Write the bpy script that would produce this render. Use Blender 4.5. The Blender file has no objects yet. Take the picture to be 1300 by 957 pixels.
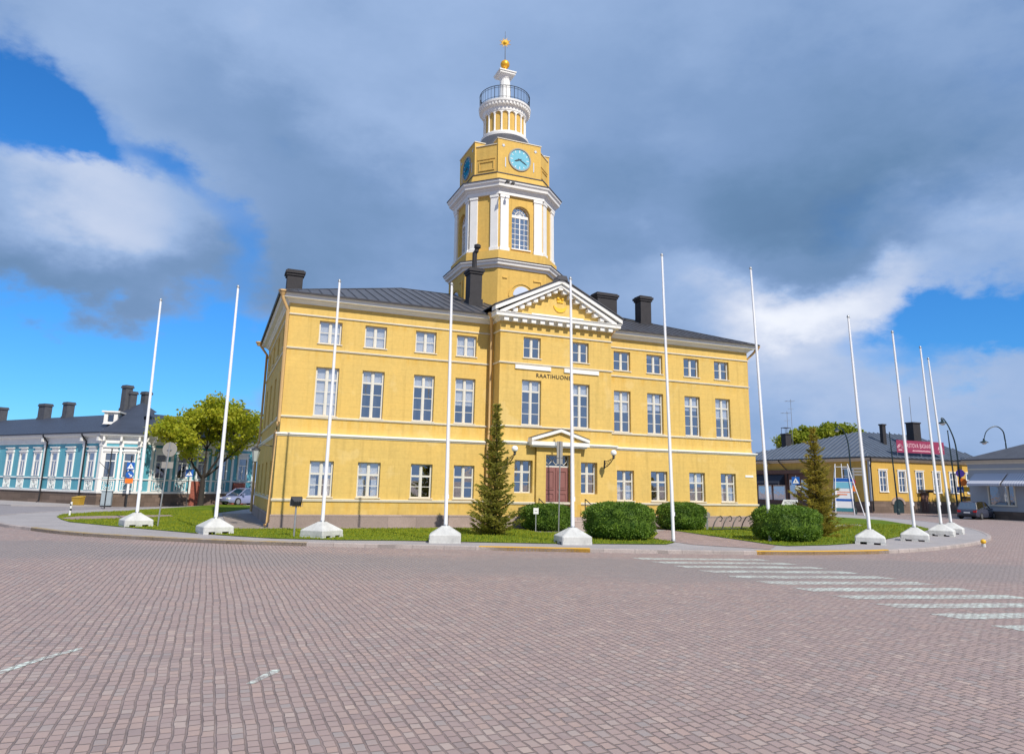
import bpy, bmesh, math, random
from mathutils import Vector, Matrix
random.seed(7)
PI = math.pi
sc = bpy.context.scene
COL = sc.collection
# ------------------------------------------------------------------ camera model (24 mm class lens, slight pitch and roll)
F, CX, CY = 904.5, 650.0, 433.5
PIT, ROL, YAW, EYE = math.radians(11.433), math.radians(-1.178), math.radians(22.32), 2.2
_U0 = Vector((0, -math.sin(PIT), math.cos(PIT))); FWD = Vector((0, math.cos(PIT), math.sin(PIT))); _R0 = Vector((1, 0, 0))
RT = math.cos(ROL)*_R0 - math.sin(ROL)*_U0
UP = math.sin(ROL)*_R0 + math.cos(ROL)*_U0
CAM = Vector((0, 0, EYE))
def ray(x, y):
    d = (x-CX)*RT + (CY-y)*UP + F*FWD
    return d/d.y
def grd(x, y, z=0.0):
    d = ray(x, y); return CAM + d*((z-EYE)/d.z)
def dep(x, y, Y): return CAM + ray(x, y)*Y
P0 = Vector((-10.731, 33.4, 0))
BU = Vector((math.cos(YAW), math.sin(YAW), 0)); BN = Vector((math.sin(YAW), -math.cos(YAW), 0))
def bw(t, w, z=0): return P0 + BU*t - BN*w + Vector((0, 0, z))      # town hall frame -> world
def online(px, A, d, y=640):                                          # where image column px meets the vertical plane through A along d
    r = ray(px, y); n = Vector((d.y, -d.x, 0)); k = ((A-CAM).dot(n))/(r.dot(n)); p = CAM + r*k; return Vector((p.x, p.y, 0))

# ------------------------------------------------------------------ materials
M = {}
class NT:
    def __init__(s, nt): s.nt = nt
    def n(s, typ, inp=None, **at):
        nd = s.nt.nodes.new(typ)
        for k, v in at.items(): setattr(nd, k, v)
        for k, v in (inp or {}).items():
            sk = nd.inputs[k]
            if isinstance(v, bpy.types.NodeSocket): s.nt.links.new(v, sk)
            else: sk.default_value = v
        return nd
    def math(s, op, a, b=0.0, c=None, clamp=False):
        d = {0: a, 1: b}
        if c is not None: d[2] = c
        return s.n('ShaderNodeMath', d, operation=op, use_clamp=clamp).outputs[0]
    def mix(s, f, a, b, bt='MIX'):
        nd = s.nt.nodes.new('ShaderNodeMix'); nd.data_type = 'RGBA'; nd.blend_type = bt
        for i, v in ((0, f), (6, a), (7, b)):
            if isinstance(v, bpy.types.NodeSocket): s.nt.links.new(v, nd.inputs[i])
            else: nd.inputs[i].default_value = v if i == 0 else (*v[:3], 1)
        return nd.outputs[2]
    def noise(s, co, scale, detail=4, rough=.55, dist=0):
        return s.n('ShaderNodeTexNoise', {'Vector': co, 'Scale': scale, 'Detail': detail, 'Roughness': rough, 'Distortion': dist})
    def mapr(s, v, a, b, c, d, smooth=False):
        return s.n('ShaderNodeMapRange', {0: v, 1: a, 2: b, 3: c, 4: d}, interpolation_type='SMOOTHSTEP' if smooth else 'LINEAR').outputs[0]
    def scale(s, co, v):
        return s.n('ShaderNodeMapping', {'Vector': co, 'Scale': v}).outputs[0]
def newmat(name):
    m = bpy.data.materials.new(name); m.use_nodes = True
    nt = NT(m.node_tree); b = m.node_tree.nodes['Principled BSDF']
    co = nt.n('ShaderNodeTexCoord').outputs['Object']
    return m, nt, b, co
def lk(nt, a, b): nt.nt.links.new(a, b)
def mat(name, c, rough=.6, var=.12, nscale=3.0, bump=0.0, bscale=40.0, metal=0.0, spec=.5, stretch=(1, 1, 1), tint=None):
    if name in M: return M[name]
    m, nt, b, co = newmat(name)
    co2 = nt.scale(co, stretch)
    n1 = nt.noise(co2, nscale, 6, .6); n2 = nt.noise(co2, nscale*9, 3, .6)
    v = nt.math('ADD', nt.math('MULTIPLY', n1.outputs[0], .7), nt.math('MULTIPLY', n2.outputs[0], .3))
    f = nt.mapr(v, .3, .7, 1-var, 1+var)
    t = tint or c
    base = nt.mix(nt.mapr(n1.outputs[0], .35, .65, 0, 1), c, t)
    colr = nt.mix(1.0, base, (1, 1, 1), 'MULTIPLY')
    hs = nt.n('ShaderNodeHueSaturation', {'Value': f, 'Color': colr})
    lk(nt, hs.outputs[0], b.inputs['Base Color'])
    lk(nt, nt.mapr(n2.outputs[0], .3, .7, max(0, rough-.1), min(1, rough+.1)), b.inputs['Roughness'])
    b.inputs['Metallic'].default_value = metal; b.inputs['Specular IOR Level'].default_value = spec
    if bump:
        bn = nt.n('ShaderNodeBump', {'Height': nt.noise(co, bscale, 4).outputs[0], 'Strength': bump, 'Distance': .02})
        lk(nt, bn.outputs[0], b.inputs['Normal'])
    M[name] = m; return m
def plaster(name, c, lines=.07):
    m, nt, b, co = newmat(name)
    sx = nt.n('ShaderNodeSeparateXYZ', {0: co})
    xx = nt.math('ADD', sx.outputs[0], sx.outputs[1])
    v2 = nt.n('ShaderNodeCombineXYZ', {0: xx, 1: sx.outputs[2]}).outputs[0]
    br = nt.n('ShaderNodeTexBrick', {'Vector': v2, 'Scale': 1.0, 'Mortar Size': .010, 'Mortar Smooth': .6, 'Brick Width': .9, 'Row Height': .34, 'Color1': (1, 1, 1, 1), 'Color2': (.94, .94, .94, 1), 'Mortar': (0, 0, 0, 1)})
    n1 = nt.noise(co, .45, 5, .6); n2 = nt.noise(co, 7, 5, .65); n3 = nt.noise(nt.scale(co, (3.2, 3.2, .18)), 1.0, 5, .6)
    f = nt.math('ADD', nt.mapr(n1.outputs[0], .3, .7, .92, 1.07), nt.mapr(n2.outputs[0], .3, .7, -.06, .06))
    f = nt.math('ADD', f, nt.mapr(n3.outputs[0], .52, .78, 0, -.20)); n4 = nt.noise(co, 1.1, 6, .7); f = nt.math('ADD', f, nt.mapr(n4.outputs[0], .55, .72, 0, .10)); f = nt.math('SUBTRACT', f, nt.math('MULTIPLY', nt.mapr(sx.outputs[2], .7, 1.5, 1, 0), nt.mapr(n4.outputs[0], .35, .65, 0, .22)))
    f = nt.math('SUBTRACT', f, nt.math('MULTIPLY', br.outputs['Fac'], lines))
    hs = nt.n('ShaderNodeHueSaturation', {'Value': f, 'Color': nt.mix(nt.mapr(n1.outputs[0], .4, .75, 0, .5), c, (c[0]*.96, c[1]*.86, c[2]*.7))})
    cl = hs.outputs[0]
    if lines > .06:      # damp ochre runs below the mouldings and chalky repaired patches
        run = nt.noise(nt.scale(co, (2.0, 2.0, .30)), 1.3, 6, .65)
        for zt, dz in ((5.12, .75), (8.42, .5), (1.32, .55), (10.06, .35)):
            g_ = nt.math('MULTIPLY', nt.mapr(sx.outputs[2], zt-dz, zt, 0, 1), nt.math('LESS_THAN', sx.outputs[2], zt))
            cl = nt.mix(nt.math('MULTIPLY', g_, nt.mapr(run.outputs[0], .46, .64, 0, .75)), cl, (.62, .36, .05))
        pat = nt.noise(co, .8, 3, .5); cl = nt.mix(nt.mapr(pat.outputs[0], .60, .66, 0, .22), cl, (.80, .62, .30))
    lk(nt, cl, b.inputs['Base Color'])
    b.inputs['Roughness'].default_value = .82; b.inputs['Specular IOR Level'].default_value = .25
    h = nt.math('SUBTRACT', nt.math('MULTIPLY', nt.noise(co, 30, 4).outputs[0], .4), nt.math('MULTIPLY', br.outputs['Fac'], .8 if lines else 0))
    lk(nt, nt.n('ShaderNodeBump', {'Height': h, 'Strength': .35, 'Distance': .015}).outputs[0], b.inputs['Normal'])
    M[name] = m; return m
def glass(name, refl=.28, tint=(.75, .82, .9)):
    m = bpy.data.materials.new(name); m.use_nodes = True; nt = NT(m.node_tree); m.node_tree.nodes.clear()
    co = nt.n('ShaderNodeTexCoord').outputs['Object']
    bmp = nt.n('ShaderNodeBump', {'Height': nt.noise(co, 2.2, 2).outputs[0], 'Strength': .06, 'Distance': .05}).outputs[0]
    g = nt.n('ShaderNodeBsdfGlossy', {'Color': (.95, .97, 1, 1), 'Roughness': .03, 'Normal': bmp})
    t = nt.n('ShaderNodeBsdfTransparent', {'Color': (*tint, 1)})
    fr = nt.n('ShaderNodeLayerWeight', {'Blend': .35})
    fac = nt.mapr(fr.outputs['Facing'], 0, 1, refl, .9)
    mx = nt.n('ShaderNodeMixShader', {0: fac, 1: t.outputs[0], 2: g.outputs[0]})
    o = nt.n('ShaderNodeOutputMaterial'); lk(nt, mx.outputs[0], o.inputs[0]); M[name] = m; return m
def leafmat(name, c1, c2, trans=.35, nscale=1.2):
    m = bpy.data.materials.new(name); m.use_nodes = True; nt = NT(m.node_tree); m.node_tree.nodes.clear()
    co = nt.n('ShaderNodeTexCoord').outputs['Object']
    n1 = nt.noise(co, nscale, 4, .6); n2 = nt.noise(co, nscale*14, 2, .5)
    f = nt.mapr(nt.math('ADD', nt.math('MULTIPLY', n1.outputs[0], .6), nt.math('MULTIPLY', n2.outputs[0], .4)), .36, .64, 0, 1)
    c = nt.mix(f, c1, c2)
    d = nt.n('ShaderNodeBsdfPrincipled', {'Base Color': c, 'Roughness': .55, 'Specular IOR Level': .3})
    t = nt.n('ShaderNodeBsdfTranslucent', {'Color': c})
    mx = nt.n('ShaderNodeMixShader', {0: trans, 1: d.outputs[0], 2: t.outputs[0]})
    o = nt.n('ShaderNodeOutputMaterial'); lk(nt, mx.outputs[0], o.inputs[0]); M[name] = m; return m
def stone(name, c, bw_=.5, bh=.25, mort=(.35, .33, .3), var=.2, vert=True):
    m, nt, b, co = newmat(name)
    if vert:
        sx = nt.n('ShaderNodeSeparateXYZ', {0: co}); v2 = nt.n('ShaderNodeCombineXYZ', {0: nt.math('ADD', sx.outputs[0], sx.outputs[1]), 1: sx.outputs[2]}).outputs[0]
    else: v2 = co
    br = nt.n('ShaderNodeTexBrick', {'Vector': v2, 'Scale': 1.0, 'Mortar Size': .012, 'Mortar Smooth': .3, 'Brick Width': bw_, 'Row Height': bh, 'Color1': (1-var, 1-var, 1-var, 1), 'Color2': (1+var, 1+var*.9, 1+var*.8, 1), 'Mortar': (.7, .7, .7, 1)})
    n1 = nt.noise(co, 25, 4, .7); n2 = nt.noise(co, 1.3, 4)
    col = nt.mix(1.0, nt.mix(nt.mapr(n1.outputs[0], .3, .7, 0, 1), [x*.8 for x in c], [x*1.2 for x in c]), br.outputs['Color'], 'MULTIPLY')
    col = nt.mix(nt.mapr(n2.outputs[0], .45, .7, 0, .35), col, [x*.6 for x in c])
    lk(nt, col, b.inputs['Base Color']); b.inputs['Roughness'].default_value = .85; b.inputs['Specular IOR Level'].default_value = .3
    h = nt.math('SUBTRACT', nt.math('MULTIPLY', n1.outputs[0], .5), br.outputs['Fac'])
    lk(nt, nt.n('ShaderNodeBump', {'Height': h, 'Strength': .5, 'Distance': .02}).outputs[0], b.inputs['Normal'])
    M[name] = m; return m

plaster('ochre', (.672, .468, .143)); plaster('ochre_tower', (.665, .44, .12), .02)
plaster('wood_yellow', (.58, .37, .085), .05)
mat('white', (.80, .79, .76), .6, .06, 2.0, .08, 60)
mat('trim', (.68, .62, .50), .65, .07, 2.0, .08, 60)
mat('frame', (.66, .64, .58), .5, .05)
mat('pole_white', (.82, .83, .85), .35, .04, 1.5)
mat('concrete', (.55, .55, .53), .85, .24, 2.2, .5, 45, stretch=(1, 1, .6))
mat('roof_dark', (.075, .075, .085), .5, .22, 1.2, .15, 8, spec=.4)
mat('roof_blue', (.042, .052, .078), .55, .18, 1.0, spec=.35)
mat('roof_slate', (.095, .118, .16), .5, .2, 1.0, spec=.4)
mat('house_chimney', (.075, .08, .095), .75, .25, 4.0, .5, 20); mat('brick_black', (.028, .026, .030), .75, .25, 4.0, .5, 20)
mat('iron', (.03, .032, .036), .5, .15, 5)
mat('dark_green_metal', (.012, .03, .034), .45, .1, 5)
mat('galv', (.38, .39, .40), .45, .12, 6, metal=.6)
mat('gold', (.95, .48, .04), .35, .08, 6, metal=.55)
mat('gold_paint', (.85, .50, .03), .5, .08, 6)
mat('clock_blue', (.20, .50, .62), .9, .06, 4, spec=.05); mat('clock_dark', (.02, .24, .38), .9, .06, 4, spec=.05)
mat('hand', (.02, .03, .04), .5, .05); mat('pale_blue', (.55, .62, .75), .6, .06)
mat('door', (.25, .105, .095), .55, .1, 3, stretch=(6, 6, .5))
mat('pipe_ochre', (.62, .40, .17), .5, .08); mat('blind', (.86, .86, .85), .8, .04, 2)
mat('dark_in', (.05, .055, .065), .8, .3, 1.0)
stone('plinth', (.34, .27, .24), 1.4, .62); stone('plinth_brown', (.17, .125, .10), .8, .35); stone('step', (.40, .33, .30), 1.5, .5)
stone('red_brick', (.40, .13, .09), .25, .075)
glass('glass', .42, (.95, .97, 1)); glass('glass_blue', .55, (.7, .8, .9)); glass('glass_dark', .22, (.35, .38, .42))
mat('teal', (.10, .36, .45), .6, .10, 2, stretch=(1, 1, .1)); mat('teal_dark', (.045, .22, .27), .6, .10, 2)
mat('bark', (.035, .028, .024), .9, .3, 6, .8, 18, stretch=(1, 1, .3))
mat('globe', (.9, .9, .9), .3, .02); mat('old_glass', (.42, .45, .43), .25, .1)
mat('sign_grey', (.30, .285, .26), .6, .08); mat('sign_blue', (.01, .11, .46), .4, .05); mat('sign_white', (.82, .82, .82), .4, .04)
mat('sign_orange', (.85, .20, .02), .4, .05); mat('sign_red', (.62, .03, .03), .4, .04); mat('sign_yellow', (.8, .45, .02), .4, .05); mat('sign_purple', (.07, .035, .30), .4, .05)
mat('black', (.015, .015, .017), .5, .1); mat('rubber', (.02, .02, .021), .8, .1)
mat('banner', (.27, .03, .085), .6, .06); mat('banner_ink', (.75, .5, .56), .6, .05)
mat('awning_dark', (.02, .025, .04), .8, .1); mat('brown_wood', (.13, .065, .045), .7, .15, 3, stretch=(1, 1, .3))
mat('car_lavender', (.24, .27, .44), .25, .04, 2, spec=.6); mat('car_navy', (.05, .055, .085), .22, .05, 2, spec=.6)
mat('lamp_red', (.5, .01, .015), .3, .05); mat('lamp_clear', (.7, .72, .75), .15, .03); mat('rim', (.45, .46, .48), .3, .05, metal=.7)
mat('yellow_box', (.42, .26, .03), .6, .15); mat('cabinet', (.32, .38, .42), .6, .1)
mat('kerb_yellow', (.66, .36, .02), .8, .22, 2.5, .4, 30, tint=(.55, .31, .04))
mat('kerb_faded', (.40, .28, .10), .8, .3, 1.5, .4, 30, tint=(.30, .25, .2))
mat('grey_board', (.36, .38, .41), .7, .06, 2)
leafmat('maple', (.24, .34, .016), (.60, .54, .04), .5, .9)
leafmat('spruce', (.15, .19, .03), (.50, .44, .09), .5, 2.4)
leafmat('spruce_right', (.18, .18, .03), (.55, .43, .07), .5, 2.4)
leafmat('box_hedge', (.035, .095, .016), (.22, .35, .04), .35, 2.6)
leafmat('far_leaf', (.14, .22, .015), (.42, .44, .04), .45, .6)
leafmat('grass', (.18, .24, .014), (.36, .38, .03), .35, .9)
def lawnmat():
    m, nt, b, co = newmat('lawn')
    n1 = nt.noise(co, .35, 5, .6); n2 = nt.noise(co, 22, 4, .7)
    c = nt.mix(nt.mapr(n1.outputs[0], .35, .65, 0, 1), (.12, .19, .014), (.20, .27, .022))
    c = nt.mix(nt.mapr(n2.outputs[0], .3, .7, 0, .7), c, (.05, .09, .01))
    lk(nt, c, b.inputs['Base Color']); b.inputs['Roughness'].default_value = .9; b.inputs['Specular IOR Level'].default_value = .1
    lk(nt, nt.n('ShaderNodeBump', {'Height': n2.outputs[0], 'Strength': .8, 'Distance': .05}).outputs[0], b.inputs['Normal']); M['lawn'] = m
lawnmat()
def cobbles():
    m, nt, b, co = newmat('cobbles')
    rot = nt.n('ShaderNodeMapping', {'Vector': co, 'Rotation': (0, 0, -(PI/2+YAW))}).outputs[0]     # rows run away from the square, along the hall's side
    w = nt.noise(co, .55, 3, .5); w2 = nt.noise(co, 4.5, 3, .55)
    def cen(n, a): return nt.n('ShaderNodeVectorMath', {0: nt.n('ShaderNodeVectorMath', {0: n.outputs['Color'], 1: (.5, .5, .5)}, operation='SUBTRACT').outputs[0], 'Scale': a}, operation='SCALE').outputs[0]
    v = nt.n('ShaderNodeVectorMath', {0: rot, 1: cen(w, .10)}, operation='ADD').outputs[0]
    v = nt.n('ShaderNodeVectorMath', {0: v, 1: cen(w2, .040)}, operation='ADD').outputs[0]
    br = nt.n('ShaderNodeTexBrick', {'Vector': v, 'Scale': 1.0, 'Mortar Size': .014, 'Mortar Smooth': .55, 'Bias': 0.0, 'Brick Width': .150, 'Row Height': .120, 'Color1': (0, 0, 0, 1), 'Color2': (1, 1, 1, 1), 'Mortar': (.5, .5, .5, 1)}, offset=.43, squash=1.25, squash_frequency=3)
    pick = nt.n('ShaderNodeSeparateColor', {0: br.outputs['Color']}).outputs[0]
    ramp = nt.n('ShaderNodeValToRGB', {0: pick}); cr = ramp.color_ramp
    cols = [(0, (.27, .225, .215)), (.08, (.35, .255, .235)), (.35, (.38, .285, .26)), (.6, (.41, .305, .27)), (.75, (.45, .32, .27)), (.88, (.335, .295, .28)), (1, (.52, .40, .34))]
    cr.elements[0].position = 0; cr.elements[0].color = (*cols[0][1], 1); cr.elements[1].position = 1; cr.elements[1].color = (*cols[-1][1], 1)
    for p, c in cols[1:-1]: e = cr.elements.new(p); e.color = (*c, 1)
    g = nt.noise(co, 70, 4, .75); big = nt.noise(co, .13, 5, .6); mid = nt.noise(co, .9, 4, .6)
    c = nt.mix(nt.mapr(g.outputs[0], .3, .7, 0, .35), ramp.outputs[0], (.27, .20, .195))
    c = nt.mix(nt.mapr(mid.outputs[0], .5, .75, 0, .3), c, (.30, .265, .265))
    # worn grey driving lane that follows the kerb
    sx = nt.n('ShaderNodeSeparateXYZ', {0: co})
    d = nt.math('SQRT', nt.math('ADD', nt.math('POWER', nt.math('MULTIPLY', nt.math('SUBTRACT', sx.outputs[0], 1.0), .6), 2), nt.math('POWER', nt.math('SUBTRACT', sx.outputs[1], 52), 2)))
    dd = nt.math('ADD', d, nt.mapr(big.outputs[0], .2, .8, -3, 3))
    lane = nt.math('MULTIPLY', nt.mapr(dd, 27.6, 29.6, 0, 1, True), nt.mapr(dd, 32.0, 34.6, 1, 0, True))
    c = nt.mix(nt.math('MULTIPLY', lane, .75), c, (.265, .24, .235))
    jn = nt.noise(co, 2.4, 4, .65); sj = nt.noise(v, 9, 3, .6)
    c = nt.mix(nt.mapr(sj.outputs[0], .35, .7, 0, .4), c, (.36, .27, .245))
    c = nt.mix(nt.math('MULTIPLY', br.outputs['Fac'], nt.mapr(jn.outputs[0], .3, .7, .28, .85)), c, (.14, .11, .10))
    st = nt.noise(co, .38, 6, .7); st2 = nt.noise(nt.scale(co, (.25, 1.2, 1)), 1.1, 5, .65)
    c = nt.mix(nt.mapr(st.outputs[0], .56, .70, 0, .30), c, (.20, .17, .165)); c = nt.mix(nt.mapr(st2.outputs[0], .58, .72, 0, .22), c, (.50, .42, .37))
    lk(nt, c, b.inputs['Base Color']); b.inputs['Roughness'].default_value = .78; b.inputs['Specular IOR Level'].default_value = .35
    h = nt.math('SUBTRACT', nt.math('ADD', nt.math('MULTIPLY', g.outputs[0], .22), nt.math('MULTIPLY', pick, .25)), br.outputs['Fac'])
    lk(nt, nt.n('ShaderNodeBump', {'Height': h, 'Strength': .75, 'Distance': .03}).outputs[0], b.inputs['Normal']); M['cobbles'] = m
cobbles()
def asphalt(name, c, speck=.3):
    m, nt, b, co = newmat(name)
    n1 = nt.noise(co, 60, 4, .8); n2 = nt.noise(co, .5, 5, .6); n3 = nt.noise(co, 3, 4)
    col = nt.mix(nt.mapr(n1.outputs[0], .3, .7, 0, 1), [x*(1-speck) for x in c], [x*(1+speck) for x in c])
    col = nt.mix(nt.mapr(n2.outputs[0], .4, .7, 0, .5), col, [x*.72 for x in c]); col = nt.mix(nt.mapr(n3.outputs[0], .55, .75, 0, .3), col, [x*1.25 for x in c])
    lk(nt, col, b.inputs['Base Color']); b.inputs['Roughness'].default_value = .9; b.inputs['Specular IOR Level'].default_value = .25
    lk(nt, nt.n('ShaderNodeBump', {'Height': n1.outputs[0], 'Strength': .4, 'Distance': .01}).outputs[0], b.inputs['Normal']); M[name] = m
asphalt('asphalt', (.27, .25, .26)); asphalt('asphalt_walk', (.36, .335, .335))
stone('paving_red', (.36, .27, .25), .22, .11, vert=False); stone('kerb_stone', (.40, .35, .33), 1.1, .4, var=.12, vert=False)
stone('pebble', (.32, .27, .24), .22, .16, vert=False)
def paint():
    m, nt, b, co = newmat('road_paint')
    n1 = nt.noise(co, 9, 6, .75); n2 = nt.noise(co, 1.3, 4)
    c = nt.mix(nt.mapr(nt.math('ADD', nt.math('MULTIPLY', n1.outputs[0], .8), nt.math('MULTIPLY', n2.outputs[0], .3)), .47, .62, 0, 1), (.64, .72, .65), (.36, .31, .29)); cb = nt.n('ShaderNodeTexBrick', {'Vector': nt.n('ShaderNodeMapping', {'Vector': co, 'Rotation': (0, 0, -(PI/2+YAW))}).outputs[0], 'Scale': 1.0, 'Mortar Size': .016, 'Mortar Smooth': .6, 'Brick Width': .150, 'Row Height': .120}); c = nt.mix(nt.math('MULTIPLY', cb.outputs['Fac'], .6), c, (.22, .18, .16))
    lk(nt, c, b.inputs['Base Color']); b.inputs['Roughness'].default_value = .8
    rot = nt.n('ShaderNodeMapping', {'Vector': co, 'Rotation': (0, 0, -(PI/2+YAW))}).outputs[0]
    br = nt.n('ShaderNodeTexBrick', {'Vector': rot, 'Scale': 1.0, 'Mortar Size': .016, 'Mortar Smooth': .6, 'Brick Width': .150, 'Row Height': .120})
    lk(nt, nt.n('ShaderNodeBump', {'Height': nt.math('SUBTRACT', nt.math('MULTIPLY', n1.outputs[0], .4), br.outputs['Fac']), 'Strength': .8, 'Distance': .03}).outputs[0], b.inputs['Normal']); M['road_paint'] = m
paint()
def stripes(name, c1, c2, s):
    m, nt, b, co = newmat(name)
    w = nt.n('ShaderNodeTexWave', {'Vector': co, 'Scale': s, 'Distortion': 0.0}, bands_direction='X', wave_profile='SIN')
    lk(nt, nt.mix(nt.mapr(w.outputs['Fac'], .45, .55, 0, 1), c1, c2), b.inputs['Base Color']); b.inputs['Roughness'].default_value = .8; M[name] = m
stripes('awning_stripe', (.62, .63, .68), (.36, .38, .47), 1.3)

# ------------------------------------------------------------------ mesh builder
class MB:
    def __init__(s): s.v = []; s.f = []; s.mi = []; s.k = 0; s.T = None
    def pt(s, p):
        p = Vector(p)
        if s.T: p = s.T @ p
        s.v.append(p); return len(s.v)-1
    def poly(s, pts): s.f.append([s.pt(p) for p in pts]); s.mi.append(s.k)
    def quads(s, idx): s.f.append(idx); s.mi.append(s.k)
    def box(s, x0, x1, y0, y1, z0, z1):
        i = [s.pt((x, y, z)) for z in (z0, z1) for x, y in ((x0, y0), (x1, y0), (x1, y1), (x0, y1))]
        for q in ((0, 3, 2, 1), (4, 5, 6, 7), (0, 1, 5, 4), (1, 2, 6, 5), (2, 3, 7, 6), (3, 0, 4, 7)): s.quads([i[a] for a in q])
        return s
    def prism(s, poly, z0, z1):
        n = len(poly); a = [s.pt((p[0], p[1], z0)) for p in poly]; b = [s.pt((p[0], p[1], z1)) for p in poly]
        s.quads(a[::-1]); s.quads(b)
        for i in range(n): s.quads([a[i], a[(i+1) % n], b[(i+1) % n], b[i]])
        return s
    def loft(s, rings, cap=True, closed=True):
        R = [[s.pt(p) for p in r] for r in rings]; n = len(R[0])
        for a, b in zip(R, R[1:]):
            for i in range(n if closed else n-1): s.quads([a[i], a[(i+1) % n], b[(i+1) % n], b[i]])
        if cap: s.quads(R[0][::-1]); s.quads(R[-1])
        return s
    def tube(s, pts, r, n=8, r1=None):
        pts = [Vector(p) for p in pts]; rings = []
        for i, p in enumerate(pts):
            t = (pts[min(i+1, len(pts)-1)]-pts[max(i-1, 0)]).normalized()
            a = t.cross(Vector((0, 0, 1)))
            if a.length < .05: a = t.cross(Vector((0, 1, 0)))
            a.normalize(); b = t.cross(a)
            rr = r if r1 is None else r+(r1-r)*i/(len(pts)-1)
            rings.append([p+a*rr*math.cos(2*PI*k/n)+b*rr*math.sin(2*PI*k/n) for k in range(n)])
        return s.loft(rings)
    def lathe(s, prof, n=24, c=(0, 0), axis='z', cap=True):
        rings = []
        for r, z in prof:
            ring = []
            for k in range(n):
                a = 2*PI*k/n; x, y = r*math.cos(a), r*math.sin(a)
                ring.append((c[0]+x, c[1]+y, z) if axis == 'z' else (c[0]+x, z, c[1]+y))
            rings.append(ring)
        return s.loft(rings, cap)
    def ball(s, c, r, n=14, m=9, sq=1.0):
        rings = []
        for j in range(1, m):
            a = PI*j/m; rings.append([(c[0]+r*math.sin(a)*math.cos(2*PI*k/n), c[1]+r*math.sin(a)*math.sin(2*PI*k/n), c[2]-r*sq*math.cos(a)) for k in range(n)])
        return s.loft(rings)
    def sweep(s, path, prof, closed=True):           # profile (outward offset, z) along a horizontal path; outward is to the right of travel
        n = len(path); rings = []
        for i in range(n):
            p = Vector(path[i][:2])
            d1 = (p-Vector(path[i-1][:2])).normalized() if (closed or i > 0) else None
            d2 = (Vector(path[(i+1) % n][:2])-p).normalized() if (closed or i < n-1) else None
            d1 = d1 or d2; d2 = d2 or d1
            n1 = Vector((d1.y, -d1.x)); n2 = Vector((d2.y, -d2.x)); m = (n1+n2).normalized(); m = m/max(.3, m.dot(n1))
            rings.append([(p.x+m.x*o, p.y+m.y*o, z) for o, z in prof])
        if closed: rings.append(rings[0])
        return s.loft(rings, cap=not closed)
    def wall(s, x0, x1, z0, z1, holes, rev=.24):     # wall in the plane y = 0 facing -y with rectangular openings and their reveals
        xs = sorted({x0, x1, *[h[0] for h in holes], *[h[1] for h in holes]}); zs = sorted({z0, z1, *[h[2] for h in holes], *[h[3] for h in holes]})
        for a, b in zip(xs, xs[1:]):
            for c, d in zip(zs, zs[1:]):
                mx, mz = (a+b)/2, (c+d)/2
                if any(h[0] < mx < h[1] and h[2] < mz < h[3] for h in holes): continue
                s.poly([(a, 0, c), (b, 0, c), (b, 0, d), (a, 0, d)])
        for a, b, c, d in holes:
            s.poly([(a, 0, c), (a, 0, d), (a, rev, d), (a, rev, c)]); s.poly([(b, 0, d), (b, 0, c), (b, rev, c), (b, rev, d)])
            s.poly([(a, 0, d), (b, 0, d), (b, rev, d), (a, rev, d)]); s.poly([(b, 0, c), (a, 0, c), (a, rev, c), (b, rev, c)])
        return s
    def mesh(s, name, mats, smooth=False, recalc=True):
        me = bpy.data.meshes.new(name); me.from_pydata([tuple(v) for v in s.v], [], s.f)
        for m in (mats if isinstance(mats, (list, tuple)) else [mats]): me.materials.append(M[m])
        me.polygons.foreach_set('material_index', s.mi)
        if recalc:
            b = bmesh.new(); b.from_mesh(me); bmesh.ops.remove_doubles(b, verts=b.verts, dist=1e-5); bmesh.ops.recalc_face_normals(b, faces=b.faces); b.to_mesh(me); b.free()
        if smooth:
            me.polygons.foreach_set('use_smooth', [True]*len(me.polygons)); me.set_sharp_from_angle(angle=math.radians(38))
        me.update(); return me
    def build(s, name, mats, parent=None, loc=(0, 0, 0), rz=0.0, smooth=False, recalc=True, bev=0):
        o = link(name, s.mesh(name, mats, smooth, recalc), parent, loc, rz)
        if bev:
            md = o.modifiers.new('edge', 'BEVEL'); md.width = bev; md.segments = 2; md.limit_method = 'ANGLE'
        return o
def link(name, data, parent=None, loc=(0, 0, 0), rz=0.0):
    o = bpy.data.objects.new(name, data); COL.objects.link(o); o.location = loc; o.rotation_euler = (0, 0, rz)
    if parent: o.parent = parent
    return o
def tag(o, label, cat, group=None, kind=None):
    o['label'] = label
    if cat: o['category'] = cat
    if group: o['group'] = group
    if kind: o['kind'] = kind
    return o
def thing(name, label, cat, loc=(0, 0, 0), rz=0.0, group=None):
    return tag(link(name, None, None, loc, rz), label, cat, group)
def struct(o, label=None): 
    o['kind'] = 'structure'
    if label: o['label'] = label
    return o
def copy_tree(o, parent=None):
    c = o.copy(); COL.objects.link(c); c.parent = parent
    for ch in o.children: copy_tree(ch, c)
    return c
def text(name, s, size, material, parent, loc, rot, ext=.01, align='LEFT', sx=1.0):
    cu = bpy.data.curves.new(name, 'FONT'); cu.body = s; cu.size = size; cu.extrude = ext; cu.align_x = align; cu.space_character = 1.12
    t = bpy.data.objects.new('tmp', cu); COL.objects.link(t)
    me = bpy.data.meshes.new_from_object(t.evaluated_get(bpy.context.evaluated_depsgraph_get())); me.name = name
    bpy.data.objects.remove(t); me.materials.clear(); me.materials.append(M[material])
    o = link(name, me, parent, loc); o.rotation_euler = rot; o.scale = (sx, 1, 1); return o
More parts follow.
